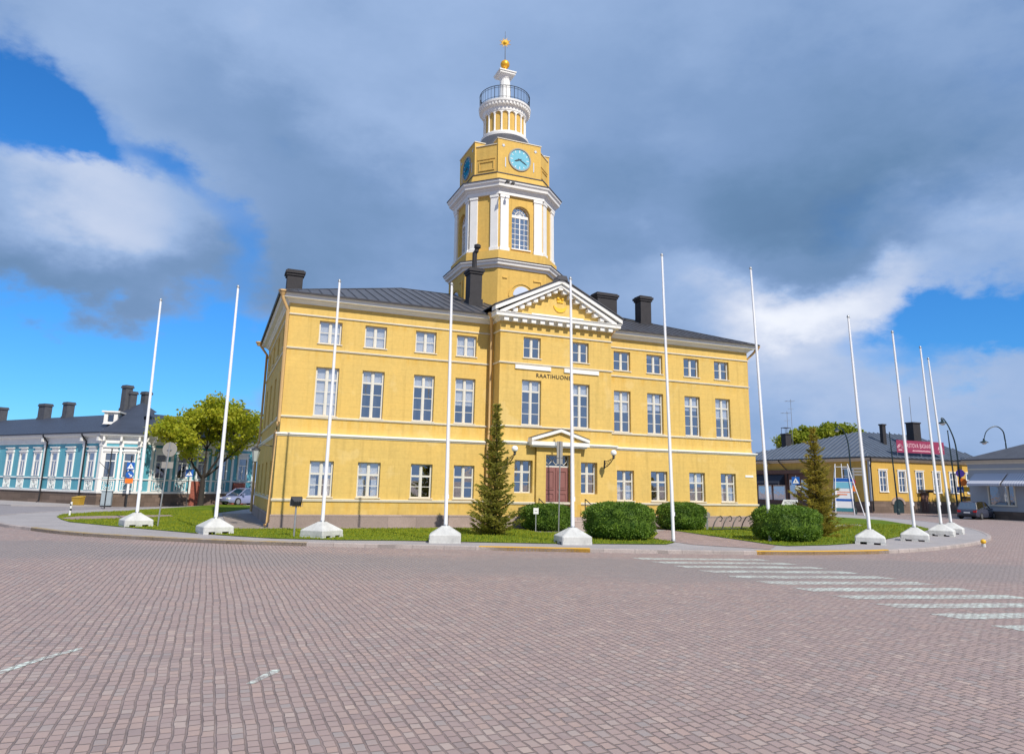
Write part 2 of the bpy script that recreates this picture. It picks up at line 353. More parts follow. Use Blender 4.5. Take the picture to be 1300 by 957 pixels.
# ------------------------------------------------------------------ ground, island, lawns
def sheet(name, pts, z, m, thick=None):
    b = bmesh.new(); vs = [b.verts.new((p[0], p[1], z)) for p in pts]; f = b.faces.new(vs)
    if f.normal.z < 0: f.normal_flip()
    b.normal_update()
    if f.normal.z < 0: bmesh.ops.reverse_faces(b, faces=[f])
    if thick:
        r = bmesh.ops.extrude_face_region(b, geom=[f]); bmesh.ops.translate(b, verts=[v for v in r['geom'] if isinstance(v, bmesh.types.BMVert)], vec=(0, 0, -thick)); bmesh.ops.recalc_face_normals(b, faces=b.faces)
    bmesh.ops.triangulate(b, faces=[f for f in b.faces if len(f.verts) > 4])
    me = bpy.data.meshes.new(name); b.to_mesh(me); b.free(); me.materials.append(M[m]); return struct(link(name, me))
def smooth_line(pts, k=4):
    P = [Vector((p[0], p[1])) for p in pts]; out = []
    for i in range(len(P)-1):
        a, b, c, d = P[max(i-1, 0)], P[i], P[i+1], P[min(i+2, len(P)-1)]
        for j in range(k):
            t = j/k; out.append(.5*((2*b)+(c-a)*t+(2*a-5*b+4*c-d)*t*t+(3*b-a-3*c+d)*t**3))
    out.append(P[-1]); return out
R_ = 700
sheet('plaza_ground', [(-R_, -R_), (R_, -R_), (R_, R_), (-R_, R_)], 0, 'cobbles')
kerb = smooth_line([(-25.6, 55.5), (-27.2, 48), (-27.4, 41), (-25.6, 36.2), (-22.3, 32.4), (-20.0, 30.6), (-16.34, 28.12), (-10.97, 26.25), (-6.98, 25.74), (-1.21, 25.54), (2.87, 25.56), (5.88, 25.64), (8.73, 25.97), (11.48, 26.57), (14.57, 27.86), (18.01, 30.37), (21.98, 34.24), (25.47, 38.78), (29.0, 45.5), (31.5, 52), (33, 60), (33, 70)])
back = [Vector((28, 76)), Vector((12, 80)), Vector((-6, 78)), Vector((-18, 72)), Vector((-24, 64))]
sheet('pavement', [tuple(p) for p in kerb]+[tuple(p) for p in back], .12, 'asphalt_walk', .12)
def kerb_piece(name, pts, m, z=.132, w=.17):
    b = MB(); n = len(pts)
    b.sweep([tuple(p) for p in pts], [(-w, .0), (.012, .0), (.012, z-.02), (-.008, z), (-w, z)], closed=False); return struct(b.build(name, m))
def seg(x0, x1): return [p for p in kerb[16:] if x0 <= p.x <= x1]
kerb_piece('kerb', kerb, 'kerb_stone')
def ksub(xa, xb):                                   # resample the front kerb between two x values
    out = []; N = 24; K = kerb[14:]
    for i in range(N+1):
        x = xa+(xb-xa)*i/N
        for p, q in zip(K, K[1:]):
            if p.x <= x <= q.x: out.append(p+(q-p)*((x-p.x)/max(1e-6, q.x-p.x))); break
    out = out[:1]+[p for p in K if xa+.05 < p.x < xb-.05]+out[-1:]
    return out
for a, b_, m in ((-19.6, -7.0, 'kerb_faded'), (-1.0, 2.85, 'kerb_yellow'), (8.75, 14.3, 'kerb_yellow')):
    kerb_piece('painted_kerb', ksub(a, b_), m, .137, .176)
def px(*l, z=.14): return [tuple(grd(x, y, z)[:2]) for x, y in l]
A_ = lambda t, w: tuple(bw(t, w)[:2])
lawn_a = px((72, 655.5), (78, 659), (88, 662), (150, 668), (250, 676.5), (300, 680), (350, 683), (430, 685), (500, 685.5), (600, 687.5), (700, 689.5), (780, 690), (846, 690.5), (857, 688)) + px((829, 683), (836, 676)) + \
    [A_(15.9, -2.8), A_(15.9, -4.2), A_(11.4, -4.2), A_(11.4, -1.2), A_(9.2, -1.1), A_(-1.6, -1.1), A_(-2.2, 3), A_(-2.2, 15)] + [(-19.5, 56), (-21.5, 61.5), (-24.6, 62.5)] + px((214, 644.5), (160, 648.3), (120, 650), (80, 652.3))
lawn_b = [A_(17.0, -1.1), A_(28.3, -1.1), A_(28.9, 4), A_(29, 16), (27, 66)] + px((1085, 657.5), (1120, 660), (1158, 666), (1181, 671.5), (1170, 675), (1150, 679), (1105, 688), (1050, 691.5), (1000, 692.5), (985, 691.5), (905, 680), (845, 671.5))
sheet('lawn', lawn_a, .142, 'lawn'); sheet('lawn', lawn_b, .142, 'lawn')
sheet('brick_path', px((836, 674), (848, 672.5), (985, 692.5), (978, 697), (880, 691), (829, 683.5), z=.13), .131, 'paving_red')
sheet('brick_path', px((76, 657.2), (100, 655), (215, 653.3), (220, 655), (150, 657.5), (90, 659), z=.15), .149, 'paving_red')
sheet('lawn_path', px((1056, 666), (1092, 665), (1096, 667), (1060, 668), z=.15), .149, 'asphalt_walk')
sheet('building_apron', [A_(-1.6, -1.1), A_(10.2, -1.1), A_(10.2, .2), A_(.3, .2), A_(.3, 14.5), A_(-1.9, 14.5), A_(-1.9, .5)], .150, 'pebble')
sheet('building_apron', [A_(17.2, -1.1), A_(28.3, -1.1), A_(28.3, 14), A_(27.3, 14), A_(27.3, .2), A_(17.2, .2)], .150, 'pebble')
sheet('side_paving', px((308, 651), (322, 653), (345, 668), (330, 667), (300, 655), z=.16), .156, 'asphalt')
sheet('side_street', [(-27.8, 40.5), (-60, 47), (-66, 60), (-46, 60.8), (-37, 55.9), (-33.2, 58), (-24.2, 74), (-18, 84), (-6, 80), (-18, 72.6), (-24.6, 64.3), (-26.1, 56), (-27.7, 48.5)], .004, 'asphalt')
E_L0 = Vector((-60.5, 70.2)); 
sheet('house_pavement', [(-62, 67.5), (-36.6, 53.9), (-31.8, 55.2), (-22.6, 70.5), (-20, 80), (-24, 82), (-40, 66)], .10, 'asphalt_walk', .10)

# grass blades: short clumps over both lawns, one uncountable mass
def inside(p, poly):
    c = False; n = len(poly)
    for i in range(n):
        a, b = poly[i], poly[i-1]
        if (a[1] > p[1]) != (b[1] > p[1]) and p[0] < (b[0]-a[0])*(p[1]-a[1])/(b[1]-a[1])+a[0]: c = not c
    return c
gb = MB(); rg = random.Random(3)
path_a = px((76, 657.2), (100, 655), (215, 653.3), (220, 655), (150, 657.5), (90, 659), z=.15)
for poly, N in ((lawn_a, 60000), (lawn_b, 30000)):
    xs = [p[0] for p in poly]; ys = [p[1] for p in poly]; k = 0
    while k < N:
        k += 1
        p = (rg.uniform(min(xs), max(xs)), rg.uniform(min(ys), min(max(ys), 50)))
        if not inside(p, poly) or inside(p, path_a): continue
        a = rg.uniform(0, PI); w = rg.uniform(.015, .035); h = rg.uniform(.03, .085); l = rg.uniform(-.04, .04)
        dx, dy = math.cos(a)*w, math.sin(a)*w
        gb.poly([(p[0]-dx, p[1]-dy, .14), (p[0]+dx, p[1]+dy, .14), (p[0]+l, p[1]+l*.6, .14+h)])
go = gb.build('grass', 'grass', recalc=False); go['kind'] = 'stuff'; go['label'] = 'short green grass of the lawns around the yellow town hall'

# road markings on the cobbles
for i in range(11):
    a = Vector((3.96+.441*i, 23.95-1.094*i)); d = Vector((4.25, .42+.03*i)); n = Vector((.30, -.50))
    rg2 = random.Random(i); q = [a, a+d, a+d+n, a+n]
    pts = []
    for u_, v_ in zip(q, q[1:]+q[:1]):
        for j in range(10): p = u_+(v_-u_)*j/10; pts.append((p.x+rg2.uniform(-.05, .05), p.y+rg2.uniform(-.03, .03)))
    o = sheet('crossing_stripe', pts, .004, 'road_paint')
for pts in (px((-6, 853), (40, 838), (75, 828.5), (104, 821.5), (106, 823.5), (78, 831), (42, 841.5), (-4, 857), z=0), px((312, 868), (330, 858), (345, 850.5), (356, 849.5), (354, 853), (334, 862), (322, 868), z=0)):
    sheet('parking_line', pts, .004, 'road_paint')

# ------------------------------------------------------------------ town hall
hall = thing('town_hall', 'long ochre yellow town hall with white cornices and a tall clock tower over its pediment', 'town hall', P0, YAW)
WC = [1.99, 4.22, 6.82, 9.03, 18.47, 20.68, 23.28, 25.51]; HW = .55
RC = [12.27, 15.15]; RB = [11.78, 15.52]; X0, X1 = 10.45, 17.05
Z1, Z2, Z3 = (1.52, 3.16), (5.29, 7.63), (8.80, 9.91)
PR, PL, PS = 1.2, .25, .10                 # projection of the centre block, of the lower storey in front, at the sides
def hole(c, z, hw=HW): return (c-hw, c+hw, z[0], z[1])
wm = MB()
def at(x, y, rz=0): return Matrix.Translation((x, y, 0)) @ Matrix.Rotation(rz, 4, 'Z')
# upper storeys
wm.T = at(0, 0); wm.wall(0, X0, 4.3, 10.75, [hole(c, Z2) for c in WC[:4]]+[hole(c, Z3) for c in WC[:4]])
wm.wall(X1, 27.5, 4.3, 10.75, [hole(c, Z2) for c in WC[4:]]+[hole(c, Z3) for c in WC[4:]])
wm.T = at(0, -PR); wm.wall(X0, X1, 4.3, 10.75, [hole(c, Z2) for c in RC]+[hole(c, Z3, .5) for c in RC])
wm.poly([(X0, 0, 10.75), (X1, 0, 10.75), (X1, 0, 11.2), (13.75, 0, 13.0), (X0, 0, 11.2)])
# lower storey
wm.T = at(0, -PL); wm.wall(-PS, X0-PS, .70, 4.3, [hole(c, Z1) for c in WC[:4]]); wm.wall(X1+PS, 27.5+PS, .70, 4.3, [hole(c, Z1) for c in WC[4:]])
wm.T = at(0, -PR-PL); ZR = (1.86, 3.48); DOOR = (12.95, 14.40, .72, 3.80)
wm.wall(X0-PS, X1+PS, .70, 4.3, [hole(c, ZR, .5) for c in RB]+[DOOR], .30)
wm.T = None
for x in (X0, X1):
    wm.poly([(x, 0, 4.3), (x, -PR, 4.3), (x, -PR, 11.2), (x, 0, 11.2)])
for x in (X0-PS, X1+PS): wm.poly([(x, -PL, .7), (x, -PR-PL, .7), (x, -PR-PL, 4.3), (x, -PL, 4.3)])
SC = [2.3, 5.4, 8.5, 11.6]
wm.T = at(0, 14, -PI/2); side = [14-c for c in SC]
wm.wall(0, 14, 4.3, 10.75, [hole(c, Z2) for c in side]+[hole(c, Z3) for c in side])
wm.T = at(-PS, 14+PS, -PI/2); wm.wall(0, 14+PS+PL, .7, 4.3, [hole(c+PS, Z1) for c in side])
wm.T = None
wm.poly([(27.5, 0, 4.3), (27.5, 14, 4.3), (27.5, 14, 10.75), (27.5, 0, 10.75)]); wm.poly([(27.6, -PL, .7), (27.6, 14.1, .7), (27.6, 14.1, 4.3), (27.6, -PL, 4.3)])
wm.poly([(0, 14, 4.3), (27.5, 14, 4.3), (27.5, 14, 10.75), (0, 14, 10.75)]); wm.poly([(-PS, 14.1, .7), (27.6, 14.1, .7), (27.6, 14.1, 4.3), (-PS, 14.1, 4.3)])
wall = wm.build('wall', 'ochre', hall, recalc=False)
b = MB(); b.box(.75, 26.75, .75, 13.3, .5, 10.6); b.box(11, 16.5, -.25, .9, .5, 10.6); b.build('interior_core', 'dark_in', hall)
# perimeter paths (outward side is to the right of travel)
per_up = [(0, 0), (X0, 0), (X0, -PR), (X1, -PR), (X1, 0), (27.5, 0), (27.5, 14), (0, 14)]
per_lo = [(-PS, -PL), (X0-PS, -PL), (X0-PS, -PR-PL), (X1+PS, -PR-PL), (X1+PS, -PL), (27.5+PS, -PL), (27.5+PS, 14+PS), (-PS, 14+PS)]
def band(name, path, prof, m='trim'): return MB().sweep(path, prof).build(name, m, hall)
band('plinth', per_lo, [(-.3, .0), (.08, .0), (.08, .68), (.05, .72), (-.3, .72)], 'plinth')
band('sill_band', per_lo, [(-.02, 1.30), (.05, 1.31), (.07, 1.38), (.07, 1.41), (-.02, 1.43)])
band('storey_band', per_lo, [(-.30, 4.26), (.03, 4.26), (.05, 4.30), (.10, 4.34), (.10, 4.40), (-.30, 4.46)], 'white')
band('storey_band', per_up, [(-.02, 5.13), (.05, 5.14), (.08, 5.18), (.08, 5.21), (-.02, 5.25)])
band('storey_band', per_up, [(-.02, 8.41), (.05, 8.42), (.07, 8.47), (.07, 8.49), (-.02, 8.52)])
band('storey_band', per_up, [(-.02, 10.07), (.05, 10.08), (.06, 10.12), (.06, 10.14), (-.02, 10.17)])
band('cornice', per_up, [(-.02, 10.64), (.06, 10.64), (.08, 10.70), (.17, 10.76), (.19, 10.81), (.36, 10.83), (.40, 10.84), (.41, 11.00), (.45, 11.02), (.46, 11.06), (-.02, 11.10)], 'white')
b = MB()
for i in range(13):
    x = X0+.2+i*(X1-X0-.4)/12; b.box(x-.13, x+.13, -PR-.32, -PR-.09, 10.62, 10.80)
b.build('modillion_row', 'white', hall)
# windows
def frame_mesh(kind, w, h):
    b = MB(); f = .055; y0, y1 = .15, .21
    def bar(x0, x1, z0, z1, a=0.0): b.box(x0, x1, y0+a, y1-a, z0, z1)
    bar(-w/2, -w/2+f, 0, h); bar(w/2-f, w/2, 0, h); bar(-w/2+f, w/2-f, 0, f); bar(-w/2+f, w/2-f, h-f, h)
    if kind == 'upper': zs = []; rows = [.5]
    elif kind == 'middle': zs = [.745]; rows = [.25, .50]
    else: zs = [.64]; rows = [.33]
    for x0, x1 in ((-w/2+f, -.045), (.045, w/2-f)):
        for r in rows: bar(x0, x1, h*r-.016, h*r+.016, .012)
        for z in zs: bar(x0, x1, h*z-.045, h*z+.045, -.004)
        for xx in (x0, x1-.03): bar(xx, xx+.03, f, h-f, .006)
    b.box(-.045, .045, y0-.015, y1-.003, f, h-f)
    return b.mesh(kind+'_window_frame', 'frame')
_pr = random.Random(17)
def pane_mesh(w, h):      # old hand hung casements: every light leans a little differently
    b = MB()
    for x0, x1 in ((-w/2+.03, -.02), (.02, w/2-.03)):
        for r0, r1 in ((0, .5), (.5, 1)):
            a, c, y = _pr.uniform(-.012, .012), _pr.uniform(-.014, .014), .185; z0, z1 = .03+(h-.06)*r0, .03+(h-.06)*r1
            b.poly([(x0, y-a*(x1-x0)-c*(z1-z0)/2, z0), (x1, y+a*(x1-x0)-c*(z1-z0)/2, z0), (x1, y+a*(x1-x0)+c*(z1-z0)/2, z1), (x0, y-a*(x1-x0)+c*(z1-z0)/2, z1)])
    return b.mesh('pane', 'glass', recalc=False)
def sill_mesh(w): b = MB(); b.box(-w/2-.05, w/2+.05, -.05, .16, -.05, -.003); return b.mesh('sill', 'trim')
def blind_mesh(w, h, fr, curtains):
    b = MB()
    if fr > 0: b.box(-w/2+.03, w/2-.03, .26, .27, h*(1-fr), h)
    if curtains:
        for s in (-1, 1):
            pts = [(s*(w/2-.03-.34*j/10), .29+.03*(j % 2)) for j in range(11)]
            for p, q in zip(pts, pts[1:]): b.poly([(p[0], p[1], .05), (q[0], q[1], .05), (q[0], q[1], h*.66), (p[0], p[1], h*.66)])
    return b.mesh('blind', 'blind', recalc=False)
_wc = {}
def window(kind, x, y, z, w, h, rz, fr, curtains=False, parent=None):
    k = (kind, w)
    if k not in _wc: _wc[k] = (frame_mesh(kind, w, h), None, sill_mesh(w))
    fm, pm, sm = _wc[k]
    o = link('window', fm, parent or hall, (x, y, z), rz); link('pane', pane_mesh(w, h), o); link('sill', sm, o)
    kb = (kind, w, fr, curtains)
    if fr > 0 or curtains:
        if kb not in _wc: _wc[kb] = blind_mesh(w, h, fr, curtains)
        link('blind', _wc[kb], o)
    return o
fr3 = [1.0, 1.0, 1.0, 1.0, 0, .2, 0, .15]; fr2 = [1.0, .27, .27, .6, .52, .42, .36, .55]; fr1 = [.36, .36, .0, .0, .0, .0, .33, 0]; cu1 = [1, 1, 0, 0, 1, 0, 0, 1]
for i, c in enumerate(WC):
    window('upper', c, 0, Z3[0], 1.1, Z3[1]-Z3[0], 0, fr3[i]); window('middle', c, 0, Z2[0], 1.1, Z2[1]-Z2[0], 0, fr2[i])
    window('lower', c, -PL, Z1[0], 1.1, Z1[1]-Z1[0], 0, fr1[i], bool(cu1[i]))
for i, c in enumerate(RC):
    window('upper', c, -PR, Z3[0], 1.0, Z3[1]-Z3[0], 0, 0); window('middle', c, -PR, Z2[0], 1.1, Z2[1]-Z2[0], 0, .25)
for c in RB: window('lower', c, -PR-PL+.10, ZR[0], 1.0, ZR[1]-ZR[0], 0, 0)
for c in SC:
    window('upper', 0, c, Z3[0], 1.1, Z3[1]-Z3[0], -PI/2, .3); window('middle', 0, c, Z2[0], 1.1, Z2[1]-Z2[0], -PI/2, .3); window('lower', -PS, c, Z1[0], 1.1, Z1[1]-Z1[0], -PI/2, .3)
# tablets and lettering
for a, c in ((11.30, 13.36), (14.14, 16.25)):
    MB().box(a, c, -PR-.07, -PR+.05, 8.17, 8.39).build('tablet', 'white', hall, bev=.012)
text('lettering', 'RAATIHUONE', .30, 'black', hall, (12.5, -PR-.012, 7.80), (PI/2, 0, 0), .012, sx=1.0)
# portal, door, steps
b = MB(); YP = -PR-PL
for a, c in ((12.42, 12.95), (14.40, 14.96)): b.box(a, c, YP-.16, YP+.02, .70, 4.20)
b.box(12.42, 14.96, YP-.155, YP+.02, 3.80, 4.22); b.build('portal', 'ochre', hall)
b = MB(); PX0, PX1, PZ, PT = 12.0, 15.3, 4.24, 5.12; PC = 13.65
def rake(b, x0, x1, z0, zt, t, y0, y1):            # the two sloping mouldings of a gable
    xc = (x0+x1)/2
    for s, xe in ((-1, x0), (1, x1)):
        b.loft([[(xe, y, z) for y, z in ((y0, z0), (y1, z0), (y1, z0+t), (y0, z0+t))], [(xc, y, z) for y, z in ((y0, zt-t), (y1, zt-t), (y1, zt), (y0, zt))]])
b.box(PX0, PX1, YP-.48, YP+.02, PZ, PZ+.20); rake(b, PX0, PX1, PZ+.205, PT, .17, YP-.51, YP+.02); b.box(PX0+.1, PX1-.1, YP-.4, YP, PZ-.08, PZ-.002)
pt = b.build('portal_pediment', 'white', hall)
b = MB(); b.poly([(PX0+.2, YP-.35, PZ+.2), (PX1-.2, YP-.35, PZ+.2), (PC, YP-.35, PT-.15)]); b.build('tympanum', 'ochre', pt)
b = MB(); b.poly([(PX0-.04, YP-.55, PZ+.385), (PC, YP-.55, PT+.02), (PC, YP, PT+.02), (PX0-.04, YP, PZ+.385)]); b.poly([(PC, YP-.55, PT+.02), (PX1+.04, YP-.55, PZ+.385), (PX1+.04, YP, PZ+.385), (PC, YP, PT+.02)]); b.build('pediment_flashing', 'roof_dark', pt)
yd = YP+.17
dr = MB().box(12.95, 14.40, yd, yd+.08, .72, 3.18).build('door', 'door', hall)
b = MB()
for x0, x1 in ((13.0, 13.645), (13.705, 14.35)):
    for z0, z1 in ((.85, 1.35), (1.42, 1.92), (2.0, 3.05)):
        b.box(x0+.08, x1-.08, yd-.03, yd, z0+.04, z0+.09); b.box(x0+.08, x1-.08, yd-.03, yd, z1-.09, z1-.04); b.box(x0+.08, x0+.13, yd-.031, yd, z0+.09, z1-.09); b.box(x1-.13, x1-.08, yd-.031, yd, z0+.09, z1-.09)
        b.box(x0+.17, x1-.17, yd-.018, yd, z0+.14, z1-.14)
b.box(13.66, 13.69, yd-.04, yd, .74, 3.16); b.build('door_panel', 'door', dr)
b = MB(); b.tube([(13.84, yd-.06, 1.62), (13.84, yd-.09, 1.75), (13.84, yd-.06, 1.88)], .018); b.build('handle', 'gold', dr)
b = MB(); b.box(12.95, 14.40, yd, yd+.05, 3.18, 3.25); b.box(12.95, 14.40, yd, yd+.05, 3.75, 3.80); b.box(12.95, 13.0, yd, yd+.05, 3.25, 3.75); b.box(14.35, 14.40, yd, yd+.05, 3.25, 3.75)
for cx in (13.24, 13.68, 14.12):
    for a in ((-.2, 0, 0, .2), (0, .2, .2, 0), (.2, 0, 0, -.2), (0, -.2, -.2, 0)): b.tube([(cx+a[0], yd+.015, 3.5+a[1]), (cx+a[2], yd+.015, 3.5+a[3])], .016, 6)
tr = b.build('transom', 'frame', hall); b = MB(); b.poly([(12.98, yd+.035, 3.22), (14.38, yd+.035, 3.22), (14.38, yd+.035, 3.77), (12.98, yd+.035, 3.77)]); b.build('pane', 'glass_dark', tr)
b = MB()
for i in range(4): b.box(12.3-.02*i, 15.2+.02*i, YP-.16-.75-.32*i, YP-.17 if i == 0 else YP-.16-.75-.32*(i-1), .05, .70-.15*i)
b.build('steps', 'step', hall, bev=.015)
for x in (12.45, 15.05):
    b = MB(); y0, y1 = YP-.45, YP-2.0
    b.tube([(x, y0, .68), (x, y0, 1.62)], .025); b.tube([(x, y1, .12), (x, y1, 1.0)], .025)
    b.tube([(x, y0, 1.6), (x, y1, 1.0)], .025); b.tube([(x, y0, 1.2), (x, y1, .6)], .018); b.build('handrail', 'iron', hall)
# bracket lamps
for x in (10.88, 16.45):
    b = MB(); y = YP
    b.tube([(x, y, 3.2), (x, y-.03, 3.62)], .04); b.tube([(x, y-.02, 3.25), (x, y-.3, 3.30), (x, y-.65, 3.48), (x, y-.95, 3.72)], .022); b.tube([(x, y-.02, 3.55), (x, y-.4, 3.60), (x, y-.95, 3.72)], .016)
    for yy, zz, r in ((-.22, 3.42, .09), (-.45, 3.49, .08), (-.65, 3.57, .06)):
        b.tube([(x, y+yy+r*math.cos(a*PI/5), zz+r*math.sin(a*PI/5)) for a in range(10)], .014, 5)
    b.lathe([(.02, 3.66), (.07, 3.72), (.05, 3.80), (.09, 3.84)], 12, (x, y-.95))
    br = b.build('lamp_bracket', 'iron', hall, smooth=True); MB().ball((x, y-.95, 3.98), .16).build('globe', 'globe', br, smooth=True)
# side lantern on the left wall
b = MB(); b.tube([(-.1, .35, 3.75), (-.7, .35, 3.85), (-.95, .35, 3.75)], .02); b.lathe([(.03, 3.72), (.2, 3.62), (.21, 3.58), (.02, 3.6)], 10, (-.95, .35)); b.lathe([(.06, 3.02), (.10, 3.04), (.07, 3.08)], 10, (-.95, .35))
sl = b.build('side_lantern', 'iron', hall); MB().lathe([(.10, 3.06), (.19, 3.58)], 6, (-.95, .35)).build('lantern_glass', 'old_glass', sl)
# drain pipes
def pipe(pts, hop, name='downpipe', m='pipe_ochre'):
    b = MB(); b.tube(pts, .078, 10); b.lathe([(.08, hop[2]-.20), (.18, hop[2]), (.21, hop[2]), (.21, hop[2]+.07)], 12, hop[:2]); return b.build(name, m, hall, smooth=True)
pipe([(-.42, -.42, 10.9), (-.40, -.40, 10.75), (-.10, -.10, 10.25), (-.10, -.10, 4.9), (-.22, -.30, 4.3), (-.22, -.32, .4), (-.34, -.45, .25)], (-.42, -.42, 11.05))
pipe([(10.1, -.78, 10.95), (10.1, -.7, 10.8), (10.30, -.30, 10.35), (10.30, -.30, 4.8), (10.20, -.45, 4.2), (10.20, -.45, .3)], (10.1, -.78, 11.02))
pipe([(17.5, -.7, 10.95), (17.5, -.55, 10.8), (17.45, -.12, 10.35), (17.45, -.12, 4.7), (17.5, -.40, 4.2), (17.5, -.40, .3)], (17.5, -.72, 11.0))
pipe([(28.15, -.15, 10.95), (28.1, -.05, 10.75), (27.62, .2, 10.2), (27.62, .2, 4.7), (27.75, .2, 4.2), (27.75, .2, .3)], (28.15, -.2, 11.0))
pipe([(-.62, 13.6, 10.95), (-.5, 13.6, 10.75), (-.12, 13.6, 10.25), (-.12, 13.6, 4.7), (-.25, 13.6, 4.2), (-.25, 13.6, .3)], (-.68, 13.6, 11.0))
MB().box(26.75, 27.35, -PL-.03, -PL, 2.98, 3.10).build('street_plate', 'sign_white', hall)
# roof
OV = .54; RZ = 14.0; ZE = 11.07; rx0, rx1 = 7.0, 20.5
b = MB(); e = [(-OV, -OV, ZE), (27.5+OV, -OV, ZE), (27.5+OV, 14+OV, ZE), (-OV, 14+OV, ZE)]; r0, r1 = (rx0, 7, RZ), (rx1, 7, RZ)
b.poly([e[0], e[1], r1, r0]); b.poly([e[1], e[2], r1]); b.poly([e[2], e[3], r0, r1]); b.poly([e[3], e[0], r0])
b.sweep([(p[0], p[1]) for p in e], [(-.03, ZE-.05), (.03, ZE-.05), (.05, ZE+.03), (-.03, ZE+.03)])
sl_ = (RZ-ZE)/(7+OV)
def seam(p, q): b.tube([p, q], .022, 4)
x = -OV+.3
while x < 27.95:
    top = min((x+OV), (27.5+OV-x), 7+OV)
    for sgn in (0, 1):
        yb = -OV if sgn == 0 else 14+OV; yt = -OV+top if sgn == 0 else 14+OV-top
        seam((x, yb, ZE+.03), (x, yt, ZE+.03+top*sl_))
    x += .56
y = -OV+.3; sx_ = (RZ-ZE)/(rx0+OV)
while y < 14.5:
    top = min(y+OV, 14+OV-y)*(rx0+OV)/(7+OV)
    seam((-OV, y, ZE+.03), (-OV+top, y, ZE+.03+top*sx_)); seam((27.5+OV, y, ZE+.03), (27.5+OV-top, y, ZE+.03+top*sx_)); y += .56
seam((rx0, 7, RZ+.02), (rx1, 7, RZ+.02))
for p in e: seam((p[0], p[1], ZE+.03), (rx0 if p[0] < 10 else rx1, 7, RZ+.02))
roof = b.build('roof', 'roof_dark', hall, recalc=False)
# pediment of the centre block and its little roof
gx0, gx1, gz0, gzt = X0-.50, X1+.45, 11.07, 13.18
b = MB(); y0, y1 = -PR-.52, -PR+.02
for s, xe in ((-1, gx0), (1, gx1)):
    for (a0, a1, ya) in ((0, .22, y0), (-.17, -.002, y0+.10)):
        b.loft([[(xe+(.0 if a0 == 0 else -s*.3), yy, z) for yy, z in ((ya, gz0+a0+.02), (y1, gz0+a0+.02), (y1, gz0+a1+.02+.02), (ya, gz0+a1+.04))], [(13.75, yy, z) for yy, z in ((ya, gzt-.24+a0), (y1, gzt-.24+a0), (y1, gzt-.24+a1), (ya, gzt-.24+a1))]])
ped = b.build('pediment', 'white', hall)
b = MB(); sl2 = (gzt-gz0)/3.5
for s in (-1, 1):
    for i in range(8):
        x = 13.75+s*(.28+i*.385); z = 12.60-(abs(x-13.75))*((gzt-gz0-.05)/(gx1-13.75))
        b.box(x-.12, x+.12, -PR-.30, -PR+.0, z-.02, z+.17)
b.box(13.62, 13.88, -PR-.39, -PR, 12.60, 12.80); b.build('modillion_row', 'white', ped)
b = MB()
for s, xe in ((-1, gx0-.06), (1, gx1+.06)):
    b.loft([[(xe, yy, z) for yy, z in ((y0-.08, gz0+.26), (5.6, gz0+.26), (5.6, gz0+.31), (y0-.08, gz0+.31))], [(13.75, yy, z) for yy, z in ((y0-.08, gzt+.0), (5.6, gzt+.0), (5.6, gzt+.06), (y0-.08, gzt+.06))]])
b.loft([[(13.75+dx, yy, gzt+.05+dz) for dx, dz in ((-.32, -.12), (.32, -.12), (.22, .12), (-.22, .12))] for yy in (y0-.1, y0+.55)])
b.build('pediment_roof', 'roof_dark', hall)
# gilded arms in the tympanum: a crescent shaped letter under a crown
b = MB(); yE = -PR-.05; cz = 11.86
outer = [(.40*math.cos(a), .40*math.sin(a)) for a in [PI+.15+(PI-.3)*i/14 for i in range(15)]]; inner = [(.37*math.cos(a), .20*math.sin(a)+.02) for a in [2*PI-.15-(PI-.3)*i/14 for i in range(15)]]
ring = [(13.88+p[0], cz-.02+p[1]) for p in outer+inner]
b.loft([[(p[0], y, p[1]) for p in ring] for y in (yE, yE+.07)])
for s in (-1, 1): b.ball((13.88+s*.13, yE+.02, cz+.34), .085)
b.box(13.70, 14.06, yE, yE+.06, cz+.12, cz+.22)
for k in (-.14, 0, .14): b.loft([[(13.88+k-.06, y, cz+.22), (13.88+k+.06, y, cz+.22), (13.88+k+.012, y, cz+.42), (13.88+k-.012, y, cz+.42)] for y in (yE+.01, yE+.05)])
b.build('emblem', 'gold_paint', hall, smooth=True)
MB().box(12.2, 15.3, -PR-.05, -PR+.01, 11.17, 11.23).build('tympanum_ledge', 'white', hall)
# chimneys
def chimney(x, y, w, d, z0, z1, pipe_=None):
    b = MB(); b.box(x-w/2, x+w/2, y-d/2, y+d/2, z0, z1-.35); b.box(x-w/2-.06, x+w/2+.06, y-d/2-.06, y+d/2+.06, z0, z0+.9)
    b.box(x-w/2-.06, x+w/2+.06, y-d/2-.06, y+d/2+.06, z1-.35, z1-.22); b.box(x-w/2-.12, x+w/2+.12, y-d/2-.12, y+d/2+.12, z1-.22, z1-.08); b.box(x-w/2-.04, x+w/2+.04, y-d/2-.04, y+d/2+.04, z1-.08, z1)
    if pipe_: b.tube([(x, y, z1-.05), (x, y, z1+pipe_*.75), (x+.06, y-.1, z1+pipe_*.82), (x+.10, y-.15, z1+pipe_)], .15, 10, .13); b.lathe([(.2, z1+pipe_-.05), (.2, z1+pipe_+.12), (.05, z1+pipe_+.2)], 10, (x+.10, y-.15))
    return b.build('chimney', 'brick_black', roof)
chimney(.62, 6.4, .85, .8, 10.9, 14.05, None); chimney(10.35, 3.0, .72, .8, 11.8, 14.55, 1.35); chimney(20.2, 5.0, 1.45, .8, 12.2, 14.75); chimney(22.55, 4.0, .8, .7, 11.9, 14.6)
